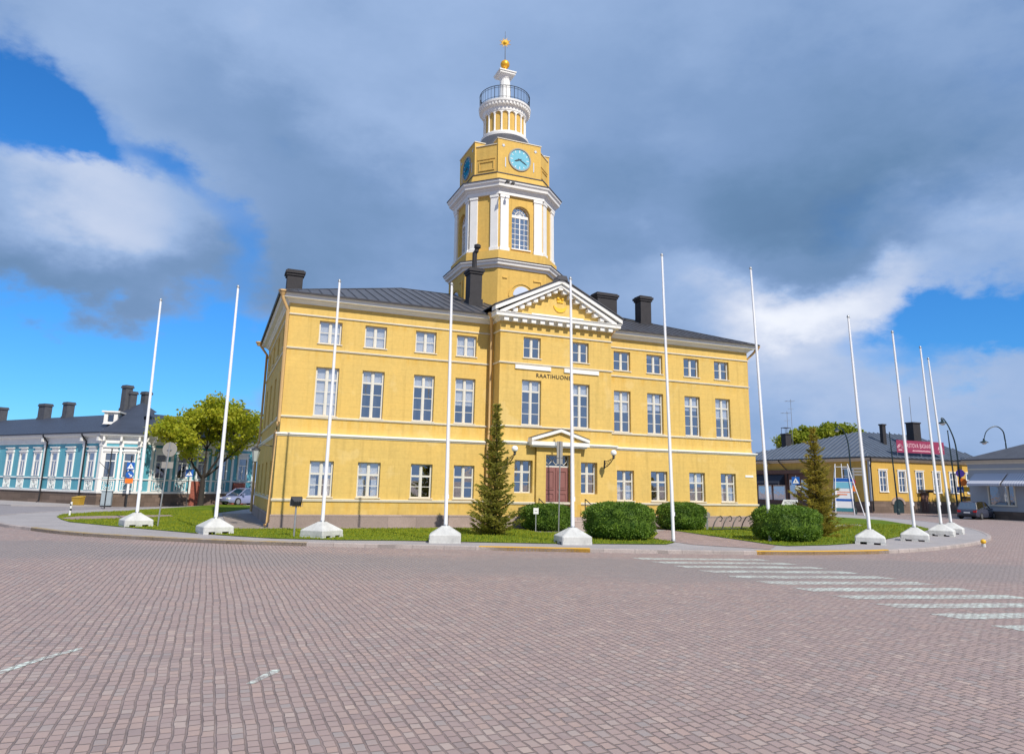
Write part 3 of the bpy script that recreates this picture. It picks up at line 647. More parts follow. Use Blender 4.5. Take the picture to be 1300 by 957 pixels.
b = MB(); b.box(21.3, 22.0, 4.2, 4.35, 12.9, 13.05); b.tube([(21.4, 4.3, 12.7), (21.4, 4.3, 13.05)], .03); b.tube([(21.9, 4.3, 12.7), (21.9, 4.3, 13.05)], .03); b.build('roof_step', 'iron', roof)

# ------------------------------------------------------------------ the tower
TX, TY = 13.75, 7.0
def octo(A, h): return [(TX-h, TY-A), (TX+h, TY-A), (TX+A, TY-h), (TX+A, TY+h), (TX+h, TY+A), (TX-h, TY+A), (TX-A, TY+h), (TX-A, TY-h)]
b = MB(); O = octo(3.2, 1.62)
b.loft([[(*p, 10.9) for p in O], [(*p, 15.25) for p in O]])
b.loft([[(*p, 15.45) for p in octo(3.15, 1.6)], [(*p, 16.35) for p in octo(3.12, 1.58)]])
def face(i, A, h):      # transform whose y = 0 plane is face i of the octagon, x centred
    o = octo(A, h); p, q = Vector((*o[i], 0)), Vector((*o[(i+1) % 8], 0)); d = (q-p); c = (p+q)/2
    return Matrix.Translation(c) @ Matrix.Rotation(math.atan2(d.y, d.x), 4, 'Z'), d.length
def arch_wall(b, x0, x1, z0, z1, hw, zb, zs, rev, n=10):
    b.poly([(x0, 0, z0), (x1, 0, z0), (x1, 0, zb), (x0, 0, zb)]); b.poly([(x0, 0, zb), (-hw, 0, zb), (-hw, 0, z1), (x0, 0, z1)]); b.poly([(hw, 0, zb), (x1, 0, zb), (x1, 0, z1), (hw, 0, z1)])
    arc = [(hw*math.cos(PI-PI*k/n), zs+hw*math.sin(PI-PI*k/n)) for k in range(n+1)]
    for p, q in zip(arc, arc[1:]):
        b.poly([(p[0], 0, p[1]), (q[0], 0, q[1]), (q[0], 0, z1), (p[0], 0, z1)]); b.poly([(p[0], 0, p[1]), (p[0], rev, p[1]), (q[0], rev, q[1]), (q[0], 0, q[1])])
    b.poly([(-hw, 0, zb), (-hw, rev, zb), (-hw, rev, zs), (-hw, 0, zs)]); b.poly([(hw, 0, zs), (hw, rev, zs), (hw, rev, zb), (hw, 0, zb)]); b.poly([(-hw, 0, zb), (hw, 0, zb), (hw, rev, zb), (-hw, rev, zb)])
DA, DH = 2.9, 1.48
for i in range(8):
    T, L = face(i, DA, DH); b.T = T
    if i % 2 == 0: arch_wall(b, -L/2, L/2, 16.3, 20.3, .62, 16.62, 18.85, .32)
    else: b.poly([(-L/2, 0, 16.3), (L/2, 0, 16.3), (L/2, 0, 20.3), (-L/2, 0, 20.3)])
b.T = None
b.loft([[(*p, 20.7) for p in octo(3.0, 1.62)], [(*p, 21.55) for p in octo(2.76, 1.58)]])
b.loft([[(*p, 21.55) for p in octo(2.55, 1.50)], [(*p, 23.55) for p in octo(2.55, 1.50)]])
for i in (0, 2, 4, 6):
    T, L = face(i, 2.55, 1.52); b.T = T; b.box(-1.5, 1.5, -.10, .6, 21.56, 23.92)
b.T = None
for i in (1, 3, 5, 7):
    T, L = face(i, 2.55, 1.50); b.T = T
    b.box(-L/2+.12, L/2-.12, -.04, .02, 22.62, 22.72); b.box(-L/2+.2, L/2-.2, -.05, .02, 21.85, 21.92); b.box(-L/2+.2, L/2-.2, -.05, .02, 22.42, 22.49); b.box(-L/2+.2, -L/2+.27, -.051, .02, 21.92, 22.42); b.box(L/2-.27, L/2-.2, -.051, .02, 21.92, 22.42)
b.T = None
for i in (0, 6, 2):     # arched recess mouldings on the base
    T, L = face(i, 3.2, 1.62); b.T = T
    pts = [(.82*math.cos(PI-PI*k/14), 13.45+.82*math.sin(PI-PI*k/14)) for k in range(15)]
    for p, q in zip(pts, pts[1:]):
        m_ = 1.10; b.loft([[(p[0], y, p[1]), (q[0], y, q[1]), (q[0]*m_, y, 13.45+(q[1]-13.45)*m_), (p[0]*m_, y, 13.45+(p[1]-13.45)*m_)] for y in (-.05, .02)])
    b.box(-1.3, -1.0, -.06, .02, 14.55, 14.62); b.box(.75, 1.3, -.06, .02, 14.55, 14.62); b.box(1.24, 1.30, -.06, .02, 13.3, 14.55)
b.T = None
b.lathe([(1.47, 24.9), (1.36, 25.3), (1.36, 27.05)], 40, (TX, TY))
def lean(b):
    for v in b.v: v.x -= max(0.0, v.z-17.0)*.0165
lean(b); tower = b.build('tower', 'ochre_tower', hall)
def tb(b, name, m, **k): lean(b); return b.build(name, m, tower, **k)
b = MB()
b.sweep(octo(3.2, 1.62), [(-.3, 15.17), (.06, 15.17), (.08, 15.28), (.24, 15.34), (.27, 15.46), (.36, 15.54), (.36, 15.62), (-.3, 15.70)])
tb(b, 'tower_cornice', 'white')
b = MB(); b.sweep(octo(2.9, 1.48), [(-.3, 20.02), (.15, 20.02), (.15, 20.25), (.22, 20.30), (.24, 20.38), (.42, 20.44), (.44, 20.58), (.53, 20.68), (.55, 20.80), (-.3, 20.97)]); tb(b, 'tower_cornice', 'white')
b = MB(); b.sweep(octo(2.9, 1.48), [(.48, 20.805), (.59, 20.805), (.59, 20.85), (-.25, 21.02), (-.25, 20.98)]); tb(b, 'tower_flashing', 'roof_dark'); b = MB(); b.sweep(octo(2.76, 1.58), [(-.3, 21.52), (.05, 21.52), (.05, 21.57), (-.3, 21.59)])
tb(b, 'tower_flashing', 'roof_dark'); b = MB(); b.sweep(octo(3.2, 1.62), [(.32, 15.63), (.40, 15.63), (.40, 15.66), (-.1, 15.78), (-.1, 15.74)]); tb(b, 'tower_flashing', 'roof_dark')
for i in range(8):
    T, L = face(i, DA, DH); xs = ((-L/2+.34, .27), (L/2-.34, .27)) if i % 2 == 0 else ((-L/2+.30, .25), (L/2-.30, .25))
    for x, hw in xs:
        b = MB(); b.T = T; b.box(x-hw, x+hw, -.10, .05, 16.45, 20.0); b.box(x-hw-.05, x+hw+.05, -.16, .05, 16.36, 16.58); b.box(x-hw-.04, x+hw+.04, -.14, .05, 19.82, 20.015); tb(b, 'pilaster', 'white', bev=.012)
for i in (0, 2, 4, 6):
    T, L = face(i, DA, DH); b = MB(); b.T = T; y0, y1 = .20, .26
    for x0, x1 in ((-.62, -.56), (.56, .62), (-.03, .03)): b.box(x0, x1, y0, y1, 16.62, 18.9)
    b.box(-.56, .56, y0-.01, y1, 18.72, 18.9)
    for k in range(1, 6): b.box(-.56, .56, y0+.015, y1-.01, 16.62+k*.35-.014, 16.62+k*.35+.014)
    for x in (-.31, .31): b.box(x-.012, x+.012, y0+.014, y1-.012, 16.62, 18.72)
    for k in range(7): a = PI*k/6; b.tube([(0, y0+.03, 18.9), (.58*math.cos(a), y0+.03, 18.88+.58*math.sin(a))], .016, 5)
    for r in (.59, .3): b.tube([(r*math.cos(PI*k/16), y0+.03, 18.88+r*math.sin(PI*k/16)) for k in range(17)], .022, 5)
    b.box(-.66, .66, -.08, .2, 16.55, 16.625)
    tb(b, 'tower_window', 'white')
    b = MB(); b.T = T; b.poly([(-.6, .24, 16.62), (.6, .24, 16.62)]+[(.6*math.cos(PI*k/12), .24, 18.88+.6*math.sin(PI*k/12)) for k in range(13)]); tb(b, 'tower_pane', 'glass_blue')
b = MB(); b.loft([[(*p, 16.3) for p in octo(2.3, 1.2)], [(*p, 20.3) for p in octo(2.3, 1.2)]]); tb(b, 'tower_core', 'dark_in')
for i in (0, 6, 2):
    T, L = face(i, 3.2, 1.62); b = MB(); b.T = T
    b.loft([[(x, y, z) for x, z in [(.60*math.cos(PI*k/12), 13.55+.60*math.sin(PI*k/12)) for k in range(13)]] for y in (-.03, .01)]); tb(b, 'lunette', 'pale_blue')
for i, fm in ((0, 'clock_blue'), (6, 'clock_dark'), (2, 'clock_blue')):
    T, L = face(i, 2.65, 1.5); cz = 22.72; 
    b = MB(); b.T = T; b.lathe([(.70, .03), (.70, -.02)], 40, (0, cz), 'y'); tb(b, 'clock_face', fm)
    b = MB(); b.T = T; b.lathe([(.70, .02), (.70, -.06), (.78, -.06), (.80, .02)], 40, (0, cz), 'y', cap=False); tb(b, 'clock_rim', 'sign_grey', smooth=True)
    b = MB(); b.T = T
    for k in range(12):
        a = k*PI/6; ca, sa = math.cos(a), math.sin(a); l0, l1 = (.47, .64) if k % 3 == 0 else (.52, .63); w = .022
        b.poly([(sa*l0+ca*w, -.026, cz+ca*l0-sa*w), (sa*l1+ca*w, -.026, cz+ca*l1-sa*w), (sa*l1-ca*w, -.026, cz+ca*l1+sa*w), (sa*l0-ca*w, -.026, cz+ca*l0+sa*w)])
    tb(b, 'hour_marks', 'sign_white', recalc=False)
    b = MB(); b.T = T
    for ang, l, w in ((math.radians(120), .60, .030), (math.radians(250), .40, .045)):
        d = Vector((math.sin(ang), 0, math.cos(ang))); p = Vector((d.z, 0, -d.x)); c = Vector((0, 0, cz))
        b.loft([[c-d*.12+p*w*.6+Vector((0, y, 0)), c+d*l*.6+p*w+Vector((0, y, 0)), c+d*l+Vector((0, y, 0)), c+d*l*.6-p*w+Vector((0, y, 0)), c-d*.12-p*w*.6+Vector((0, y, 0))] for y in (-.05, -.035)])
    tb(b, 'clock_hands', 'hand')
    b = MB(); b.T = T
    for sx, sz in ((-1.12, 23.5), (1.12, 23.5)):
        pts = [(sx+(.13 if k % 2 else .055)*math.sin(k*PI/5), sz+(.13 if k % 2 else .055)*math.cos(k*PI/5)) for k in range(10)]
        b = MB(); b.T = T; b.loft([[(x, y, z) for x, z in pts] for y in (-.03, .01)]); tb(b, 'star_ornament', 'pale_blue')
    for sx in (-.98, .98): b = MB(); b.T = T; b.box(sx-.03, sx+.03, -.03, .01, 22.05, 22.7); tb(b, 'bar_ornament', 'pale_blue')
b = MB()
for i in range(0, 8, 2):
    T, L = face(i, 2.55, 1.52); b.T = T; b.box(-1.55, 1.55, -.14, .64, 23.925, 23.98)
for i in range(1, 8, 2):
    T, L = face(i, 2.55, 1.50); b.T = T; b.box(-L/2-.0, L/2+.0, -.05, .3, 23.555, 23.60)
tb(b, 'coping', 'trim')
b = MB(); b.lathe([(2.3, 23.6), (2.3, 23.9), (1.62, 25.0), (1.3, 25.05)], 40, (TX, TY)); tb(b, 'lantern_skirt', 'roof_dark')
b = MB(); b.lathe([(1.40, 25.0), (1.62, 25.0), (1.64, 25.14), (1.54, 25.2), (1.54, 25.3), (1.36, 25.36)], 48, (TX, TY), cap=False)
b.lathe([(1.36, 26.80), (1.50, 26.80), (1.52, 27.02), (1.60, 27.10), (1.66, 27.12), (1.72, 27.30), (1.78, 27.34), (1.80, 27.48), (1.70, 27.54), (.2, 27.60)], 48, (TX, TY)); tb(b, 'lantern_entablature', 'white', smooth=True)
b = MB(); N = 18
for k in range(N):
    a = 2*PI*k/N; c, s_ = math.cos(a), math.sin(a)
    b.lathe([(.085, 25.33), (.085, 25.4), (.065, 25.42), (.06, 26.5), (.085, 26.56), (.085, 26.60)], 8, (TX+1.40*c, TY+1.40*s_))
    for j in range(5):     # small arches between the columns
        a0, a1 = a+2*PI/N*(j/5), a+2*PI/N*((j+1)/5); h = lambda t: 26.58+.17*math.sin(PI*t)
        b.loft([[(TX+r*math.cos(q), TY+r*math.sin(q), z) for r, z in ((1.35, h(t)), (1.47, h(t)), (1.47, 26.84), (1.35, 26.84))] for q, t in ((a0, j/5), (a1, (j+1)/5))])
tb(b, 'lantern_columns', 'white')
b = MB()
for k in range(44):
    a = 2*PI*k/44; b.T = Matrix.Translation((TX, TY, 0)) @ Matrix.Rotation(a, 4, 'Z'); b.box(1.62, 1.75, -.055, .055, 27.14, 27.30)
b.T = None; b.lathe([(1.60, 27.12), (1.66, 27.13), (1.67, 27.29), (1.60, 27.31)], 44, (TX, TY), cap=False); tb(b, 'dentil_ring', 'white')
b = MB(); N = 40
for k in range(N):
    a = 2*PI*k/N; x, y = TX+1.72*math.cos(a), TY+1.72*math.sin(a); b.tube([(x, y, 27.5), (x, y, 28.42)], .013 if k % 5 else .022, 5)
for z, r in ((28.42, .024), (28.28, .013), (27.62, .013)): b.tube([(TX+1.72*math.cos(2*PI*k/48), TY+1.72*math.sin(2*PI*k/48), z) for k in range(49)], r, 6)
tb(b, 'balcony_railing', 'iron')
b = MB(); rings = []
for z, r in ((27.55, .50), (27.72, .50), (27.75, .43), (27.85, .42), (29.75, .35), (29.82, .36)):
    rings.append([(TX+(r*(1-.05*(k % 2) if 27.8 < z < 29.8 else 1))*math.cos(2*PI*k/36), TY+(r*(1-.05*(k % 2) if 27.8 < z < 29.8 else 1))*math.sin(2*PI*k/36), z) for k in range(36)])
b.loft(rings); b.lathe([(.36, 29.82), (.40, 29.86), (.38, 29.92), (.52, 30.06)], 30, (TX, TY))
b.box(TX-.56, TX+.56, TY-.56, TY+.56, 30.065, 30.20); b.box(TX-.62, TX+.62, TY-.62, TY+.62, 30.20, 30.28); b.lathe([(.45, 30.28), (.3, 30.42), (.14, 30.55)], 24, (TX, TY)); tb(b, 'finial_column', 'white')
b = MB(); b.lathe([(.12, 30.5), (.12, 30.75)], 12, (TX, TY)); b.ball((TX, TY, 31.02), .32, 20, 12); tb(b, 'gilded_ball', 'gold', smooth=True)
b = MB(); b.tube([(TX, TY, 31.2), (TX, TY, 33.6)], .03, 6, .012); tb(b, 'spire_rod', 'iron')
b = MB(); pts = []
b.T = Matrix.Translation((TX, TY, 0)) @ Matrix.Rotation(-YAW, 4, 'Z')
for k in range(32): r = .42 if k % 4 == 2 else (.30 if k % 4 == 0 else .17); pts.append((r*math.sin(2*PI*k/32), 32.72+r*math.cos(2*PI*k/32)))
b.loft([[(x, y, z) for x, z in pts] for y in (-.03, .03)]); b.ball((0, 0, 32.72), .14); tb(b, 'gilded_sun', 'gold_paint')
b = MB(); b.tube([(12.35, 3.35, 20.45), (12.35, 3.15, 20.5), (12.35, 2.9, 20.42)], .04, 6); b.box(12.27, 12.43, 2.75, 2.98, 20.32, 20.46); b.tube([(12.75, 3.35, 20.45), (12.75, 3.1, 20.5)], .04, 6); b.box(12.68, 12.84, 2.95, 3.15, 20.36, 20.48); tb(b, 'tower_floodlight', 'iron')
# ------------------------------------------------------------------ teal wooden house on the left
def hdir(az): a = math.radians(az); return Vector((math.sin(a), math.cos(a), 0))
HB = dep(98, 641, 57.5); HB.z = 0
dL = hdir(120); dB = hdir(76); dR = hdir(29)
HC = online(121, HB, dL); HD = online(171, HC, dB); HE = online(321, HD, dR); HA = HB - dL*24
house = thing('wooden_house', 'teal wooden house with white carved trim and a dark hipped roof, left of the hall', 'house', (HC.x, HC.y, 0))
hz = lambda p: (p.x-HC.x, p.y-HC.y)
backL = HA + Vector((-dL.y, dL.x, 0))*10; backR = HE + Vector((-dR.y, dR.x, 0))*10
def inner(p, d): return p + Vector((-d.y, d.x, 0))*10
foot = [hz(HA), hz(HC), hz(HD), hz(HE)]
segs = [(HA, HC, dL), (HC, HD, dB), (HD, HE, dR)]
GZ = -.05
hw_, hp, hb_, hs, hf = MB(), MB(), MB(), MB(), MB()
plan = [*foot, hz(inner(HE, dR)), hz(inner(HD, dR)*.5+inner(HC, dL)*.5), hz(inner(HA, dL))]
hp.prism(plan, GZ, 1.02)
k_ = lambda e, P_: [(Vector((*p, 0))).to_tuple()[:2] for p in P_]
hp.build('plinth', 'plinth_brown', house)
hw_.prism(plan, 1.02, 5.55); hw_.build('wall', 'teal', house)
path = foot
def hb(name, prof, m='white'): return MB().sweep(path, prof, closed=False).build(name, m, house)
hb('base_board', [(-.02, 1.0), (.08, 1.0), (.10, 1.14), (-.02, 1.18)]); hb('sill_board', [(-.02, 2.02), (.06, 2.02), (.10, 2.08), (-.02, 2.14)])
hb('frieze', [(-.02, 4.82), (.05, 4.82), (.08, 4.92), (.05, 4.95), (.06, 5.30), (.30, 5.36), (.44, 5.44), (.46, 5.58), (-.02, 5.6)])
hb('gutter', [(.44, 5.585), (.56, 5.585), (.56, 5.66), (.40, 5.68)], 'roof_blue')
def seg_T(A, d):
    a = A-Vector((HC.x, HC.y, 0)); return Matrix.Translation((a.x, a.y, 0)) @ Matrix.Rotation(math.atan2(d.y, d.x), 4, 'Z')
def hwin(A, d, x, w=.80, narrow=False):
    T = seg_T(A, d)
    b = MB(); b.T = T; z0, z1 = 2.2, 4.05; y0, y1 = -.10, .02; tw = .14 if d is not dB else .09
    b.box(x-w/2-tw, x-w/2, y0, y1, z0, z1); b.box(x+w/2, x+w/2+tw, y0, y1, z0, z1); b.box(x-w/2-.14, x+w/2+.14, y0, y1, z1, z1+.14)
    b.box(x-w/2-.2, x+w/2+.2, y0-.06, y1, z1+.14, z1+.24); b.box(x-w/2-.12, x+w/2+.12, y0+.03, y1, z1+.24, z1+.46); b.box(x-w/2-.24, x+w/2+.24, y0-.10, y1, z1+.46, z1+.54)
    b.box(x-w/2, x+w/2, y0+.05, y1, z1-.62, z1-.54); b.box(x-.03, x+.03, y0+.05, y1, z0, z1-.62); b.box(x-w/2, x+w/2, y0+.05, y1, z0, z0+.05)
    o = b.build('window', 'white', house)
    b = MB(); b.T = T; b.poly([(x-w/2, -.03, z0), (x+w/2, -.03, z0), (x+w/2, -.03, z1), (x-w/2, -.03, z1)]); b.build('pane', 'glass_dark', o)
    b = MB(); b.T = T; b.poly([(x-w/2, -.008, z0), (x+w/2, -.008, z0), (x+w/2, -.008, z1), (x-w/2, -.008, z1)]); b.build('interior', 'dark_in', o)
    b = MB(); b.T = T
    for s in (-1, 1): b.poly([(x+s*w/2, -.018, z0), (x+s*(w/2-.2), -.018, z0), (x+s*(w/2-.2), -.018, z1), (x+s*w/2, -.018, z1)])
    b.box(x-w/2, x+w/2, -.022, -.012, z1-.5, z1); b.build('curtain', 'blind', o)
    b = MB(); b.T = T; z0, z1 = 1.22, 1.98
    b.box(x-w/2-.12, x-w/2-.05, -.06, .02, z0, z1); b.box(x+w/2+.05, x+w/2+.12, -.06, .02, z0, z1); b.box(x-w/2-.05, x+w/2+.05, -.06, .02, z0, z0+.06); b.box(x-w/2-.05, x+w/2+.05, -.06, .02, z1-.06, z1)
    for r in (.26, .16): b.tube([(x+r*1.25*math.cos(2*PI*k/12), -.03, (z0+z1)/2+r*math.sin(2*PI*k/12)) for k in range(13)], .025, 5)
    for q in (-.28, 0, .28): b.box(x+q-.02, x+q+.02, -.05, .02, z0+.06, z1-.06)
    b.build('carved_panel', 'white', house)
def hpil(A, d, x, w=.16):
    b = MB(); b.T = seg_T(A, d); b.box(x-w, x+w, -.07, .02, 1.16, 4.84); b.box(x-w-.05, x+w+.05, -.10, .02, 4.6, 4.84); b.box(x-w+.03, x+w-.03, -.42, -.0, 5.0, 5.34); b.build('pilaster', 'white', house)
def xpos(A, d, pxl): return (online(pxl, A, d)-A).dot(d)
for p in (4, 21, 39.5, 61.5, 81.6, 109): hwin(HA, dL, xpos(HA, dL, p))
xf = xpos(HA, dL, 4)-2.6
while xf > 1: hwin(HA, dL, xf); xf -= 2.5
for p in (48, 98, 119.5): hpil(HA, dL, xpos(HA, dL, p))
for p in (133, 157.5): hwin(HC, dB, xpos(HC, dB, p), .70)
for p in (123, 145.5, 169): hpil(HC, dB, xpos(HC, dB, p), .10)
for p in (197.5, 225.4, 251, 276.5, 303): hwin(HD, dR, xpos(HD, dR, p), .85)
for p in (174, 186, 212, 238, 264, 290, 317): hpil(HD, dR, xpos(HD, dR, p), .11)
for A, d, p in ((HA, dL, 49.5), (HA, dL, 99.5), (HD, dR, 173)):
    x = xpos(HA, dL, p) if A is HA else xpos(HD, dR, p); b = MB(); b.T = seg_T(A, d)
    b.tube([(x, -.5, 5.55), (x, -.42, 5.4), (x+.1, -.12, 5.0), (x+.1, -.12, .3), (x+.1, -.3, .1)], .06); b.build('downpipe', 'black', house)
for p, zt in ((247, 2.0), (300, 1.95)):
    x = xpos(HD, dR, p); b = MB(); b.T = seg_T(HD, dR); b.box(x-.62, x+.62, -.16, .02, GZ, zt); b.build('brick_bay', 'red_brick', house)
# roofs
b = MB(); oL, oR = Vector((-dL.y, dL.x, 0)), Vector((-dR.y, dR.x, 0)); ov = .5
def hv(p, z): return (p.x-HC.x, p.y-HC.y, z)
eA = HA-oL*ov; 
rings = [(HA, dL), (HC, None), (HD, None), (HE, dR)]
n1 = Vector((dL.y, -dL.x, 0)); n2 = Vector((dB.y, -dB.x, 0)); n3 = Vector((dR.y, -dR.x, 0))
def miter(a, c): m = (a+c).normalized(); return m/m.dot(a)
EA, EC, ED, EE = HA+n1*ov, HC+miter(n1, n2)*ov, HD+miter(n2, n3)*ov, HE+n3*ov
rL, rR = HA+oL*5, HE+oR*5
pk = (HC+HD)/2 + Vector((-dB.y, dB.x, 0))*4.6
ZE2, ZR2, ZP = 5.68, 7.75, 8.55
rLc = HC+oL*5-dL*1.2; rRc = HD+oR*5+dR*1.2
b.poly([hv(EA, ZE2), hv(EC, ZE2), hv(rLc, ZR2), hv(rL, ZR2)]); b.poly([hv(ED, ZE2), hv(EE, ZE2), hv(rR, ZR2), hv(rRc, ZR2)])
b.poly([hv(EC, ZE2), hv(ED, ZE2), hv(pk, ZP)]); b.poly([hv(EC, ZE2), hv(pk, ZP), hv(rLc, ZR2)]); b.poly([hv(ED, ZE2), hv(rRc, ZR2), hv(pk, ZP)])
bL, bR, bC = HA+oL*10.5, HE+oR*10.5, pk+Vector((-dB.y, dB.x, 0))*5
b.poly([hv(rL, ZR2), hv(rLc, ZR2), hv(pk, ZP), hv(bC, ZE2), hv(bL, ZE2)]); b.poly([hv(rRc, ZR2), hv(rR, ZR2), hv(bR, ZE2), hv(bC, ZE2), hv(pk, ZP)])
b.poly([hv(EE, ZE2), hv(bR, ZE2), hv(rR, ZR2)]); b.poly([hv(EA, ZE2), hv(rL, ZR2), hv(bL, ZE2)])
hroof = b.build('roof', 'roof_blue', house, recalc=False)
def hchim(p, w, d, z0, z1, ang):
    b = MB(); b.T = Matrix.Translation((p.x-HC.x, p.y-HC.y, 0)) @ Matrix.Rotation(ang, 4, 'Z')
    b.box(-w/2, w/2, -d/2, d/2, z0, z1-.25); b.box(-w/2-.07, w/2+.07, -d/2-.07, d/2+.07, z1-.25, z1-.1); b.box(-w/2-.03, w/2+.03, -d/2-.03, d/2+.03, z1-.1, z1); b.box(-w/2-.05, w/2+.05, -d/2-.05, d/2+.05, z0, z0+.6); b.build('chimney', 'house_chimney', hroof)
aL, aR = math.atan2(dL.y, dL.x), math.atan2(dR.y, dR.x)
for pxl, w, z1, zz in ((3.5, .75, 9.1, 7.2), (57.5, 1.15, 9.15, 7.2), (87, .75, 9.15, 7.2)):
    q = online(pxl, HA+oL*5, dL, 520); hchim(q, w, .7, zz, z1, aL)
for pxl, w, z1 in ((160, .62, 9.95), (167, .5, 9.45)): q = online(pxl, pk, dB, 510); hchim(q, w, .6, 7.4, z1, aL)
q = online(185, HD+oR*5, dR, 510); hchim(q, .6, .6, 7.0, 9.6, aR); q = online(310, HD+oR*5, dR, 520); hchim(q, .8, .6, 7.0, 9.2, aR)
# dormer on the corner roof
q = online(140, HC+Vector((-dB.y, dB.x, 0))*1.5, dB, 535); b = MB(); b.T = Matrix.Translation((q.x-HC.x, q.y-HC.y, 0)) @ Matrix.Rotation(math.atan2(dB.y, dB.x), 4, 'Z')
b.box(-.5, -.22, 0, 1.6, 6.45, 7.35); b.box(.22, .5, 0, 1.6, 6.45, 7.35); b.box(-.22, .22, 0, .2, 6.45, 6.6); b.box(-.22, .22, .06, .2, 7.15, 7.35); b.box(-.66, .66, -.15, 1.9, 7.35, 7.47); b.box(-.55, .55, -.05, .1, 6.40, 6.449)
dm = b.build('dormer', 'white', hroof); b = MB(); b.T = Matrix.Translation((q.x-HC.x, q.y-HC.y, 0)) @ Matrix.Rotation(math.atan2(dB.y, dB.x), 4, 'Z'); b.box(-.22, .22, .1, .14, 6.6, 7.15); b.build('pane', 'glass_dark', dm)

# ------------------------------------------------------------------ yellow wooden house on the right
YC = grd(1108, 651); YC.z = 0
dv = Vector((-math.sin(YAW), math.cos(YAW), 0)); du = BU.copy()
yh = thing('corner_house', 'yellow wooden house with a slate grey hipped roof and stone base behind the right lawn', 'house', YC, YAW)
YL = -(0) ; LV = 27.0; LU = 19.5                       # local: x along du, y along dv (away)
ZY0, ZY1 = 1.35, 6.15
def yl(pxl, side):                                       # local coordinate along a facade for an image column
    p = online(pxl, YC, du if side == 'r' else dv, 620)-YC; return p.dot(du if side == 'r' else dv)
b = MB(); wins = [yl(p, 'r') for p in (1122, 1146, 1168.5, 1190, 1211, 1232)]
wr = [(x-.55, x+.55, 2.45, 4.75) for x in wins]
dx0 = yl(1170.5, 'r')
b.wall(0, LU, ZY0, ZY1, wr, .12); b.T = at(0, LV, -PI/2)
lw = [LV-yl(p, 's') for p in (1078, )]
b.wall(0, LV, .2, ZY1, [(x-.75, x+.75, 2.3, 4.9) for x in lw], .12); b.T = None
b.poly([(LU, 0, .2), (LU, LV, .2), (LU, LV, ZY1), (LU, 0, ZY1)]); b.poly([(0, LV, .2), (LU, LV, .2), (LU, LV, ZY1), (0, LV, ZY1)]); b.build('wall', 'wood_yellow', yh, recalc=False)
b = MB(); b.prism([(.3, .3), (LU-.3, .3), (LU-.3, LV-.3), (.3, LV-.3)], .1, 6.0); b.build('interior_core', 'dark_in', yh)
b = MB(); b.box(-.06, LU+.06, -.08, .3, -.1, 1.32); b.box(-.08, .3, .3, LV, -.1, 1.2); b.build('plinth', 'plinth_brown', yh)
b = MB(); b.box(-.12, .12, -.12, .12, 1.33, ZY1); b.build('corner_board', 'grey_board', yh)
b = MB(); b.sweep([(0, LV), (0, 0), (LU, 0)], [(-.02, 5.85), (.05, 5.85), (.08, 5.95), (.40, 6.05), (.42, 6.18), (-.02, 6.2)], closed=False); b.build('eaves_board', 'trim', yh)
b = MB(); b.sweep([(0, LV), (0, 0), (LU, 0)], [(.40, 6.2), (.56, 6.2), (.56, 6.32), (.40, 6.3)], closed=False); b.build('gutter', 'black', yh)
for i, (x0, x1, z0, z1) in enumerate(wr):
    b = MB(); w = .14
    b.box(x0-w, x0, -.07, .02, z0, z1); b.box(x1, x1+w, -.07, .02, z0, z1); b.box(x0-w, x1+w, -.07, .02, z1, z1+w); b.box(x0-w-.05, x1+w+.05, -.12, .02, z0-.12, z0); b.box(x0-w-.08, x1+w+.08, -.13, .02, z1+w, z1+w+.08)
    b.box((x0+x1)/2-.04, (x0+x1)/2+.04, .04, .10, z0, z1); b.box(x0, x1, .045, .1, z1-.78, z1-.70); b.box(x0, x1, .05, .1, z0+.7, z0+.74); b.box(x0, x0+.06, .04, .1, z0, z1); b.box(x1-.06, x1, .04, .1, z0, z1)
    o = b.build('window', 'white', yh); b = MB(); b.poly([(x0, .08, z0), (x1, .08, z0), (x1, .08, z1), (x0, .08, z1)]); b.build('pane', 'glass_dark', o)
for x in lw:
    b = MB(); b.T = at(0, LV, -PI/2); x0, x1, z0, z1 = x-.75, x+.75, 2.3, 4.9; w = .16
    b.box(x0-w, x0, -.07, .02, z0, z1); b.box(x1, x1+w, -.07, .02, z0, z1); b.box(x0-w, x1+w, -.07, .02, z1, z1+w); b.box(x0-w, x1+w, -.1, .02, z0-.12, z0); b.box(x-.05, x+.05, .03, .1, z0, z1); b.box(x0, x1, .04, .1, z1-.8, z1-.72)
    o = b.build('window', 'white', yh); b = MB(); b.T = at(0, LV, -PI/2); b.poly([(x0, .08, z0), (x1, .08, z0), (x1, .08, z1), (x0, .08, z1)]); b.build('pane', 'glass_dark', o)
# street door with canopy, arched cellar door
xd = yl(1172, 'r'); b = MB(); b.box(xd-.55, xd+.55, -.14, .0, .15, 2.4); b.box(xd-.40, xd-.05, -.18, -.14, .4, 1.3); b.box(xd+.05, xd+.40, -.18, -.14, .4, 1.3); b.box(xd-.40, xd+.40, -.17, -.14, 1.5, 2.2)
o = b.build('door', 'brown_wood', yh); b = MB(); b.box(xd+.42, xd+.5, -.2, -.14, 1.15, 1.3); b.build('handle', 'galv', o)
b = MB(); b.box(xd-1.0, xd+1.0, -.75, -.0, 2.62, 2.72); b.box(xd-.9, xd-.82, -.6, 0, 2.4, 2.62); b.box(xd+.82, xd+.9, -.6, 0, 2.4, 2.62); b.build('door_canopy', 'roof_dark', yh)
x2 = yl(1228, 'r'); b = MB(); b.box(x2-1.3, x2+1.3, -.8, 0, 1.95, 2.05); b.box(x2-1.2, x2-1.1, -.6, 0, 1.75, 1.95); b.box(x2+1.1, x2+1.2, -.6, 0, 1.75, 1.95); b.build('door_canopy', 'roof_dark', yh)
xa = yl(1138, 'r')
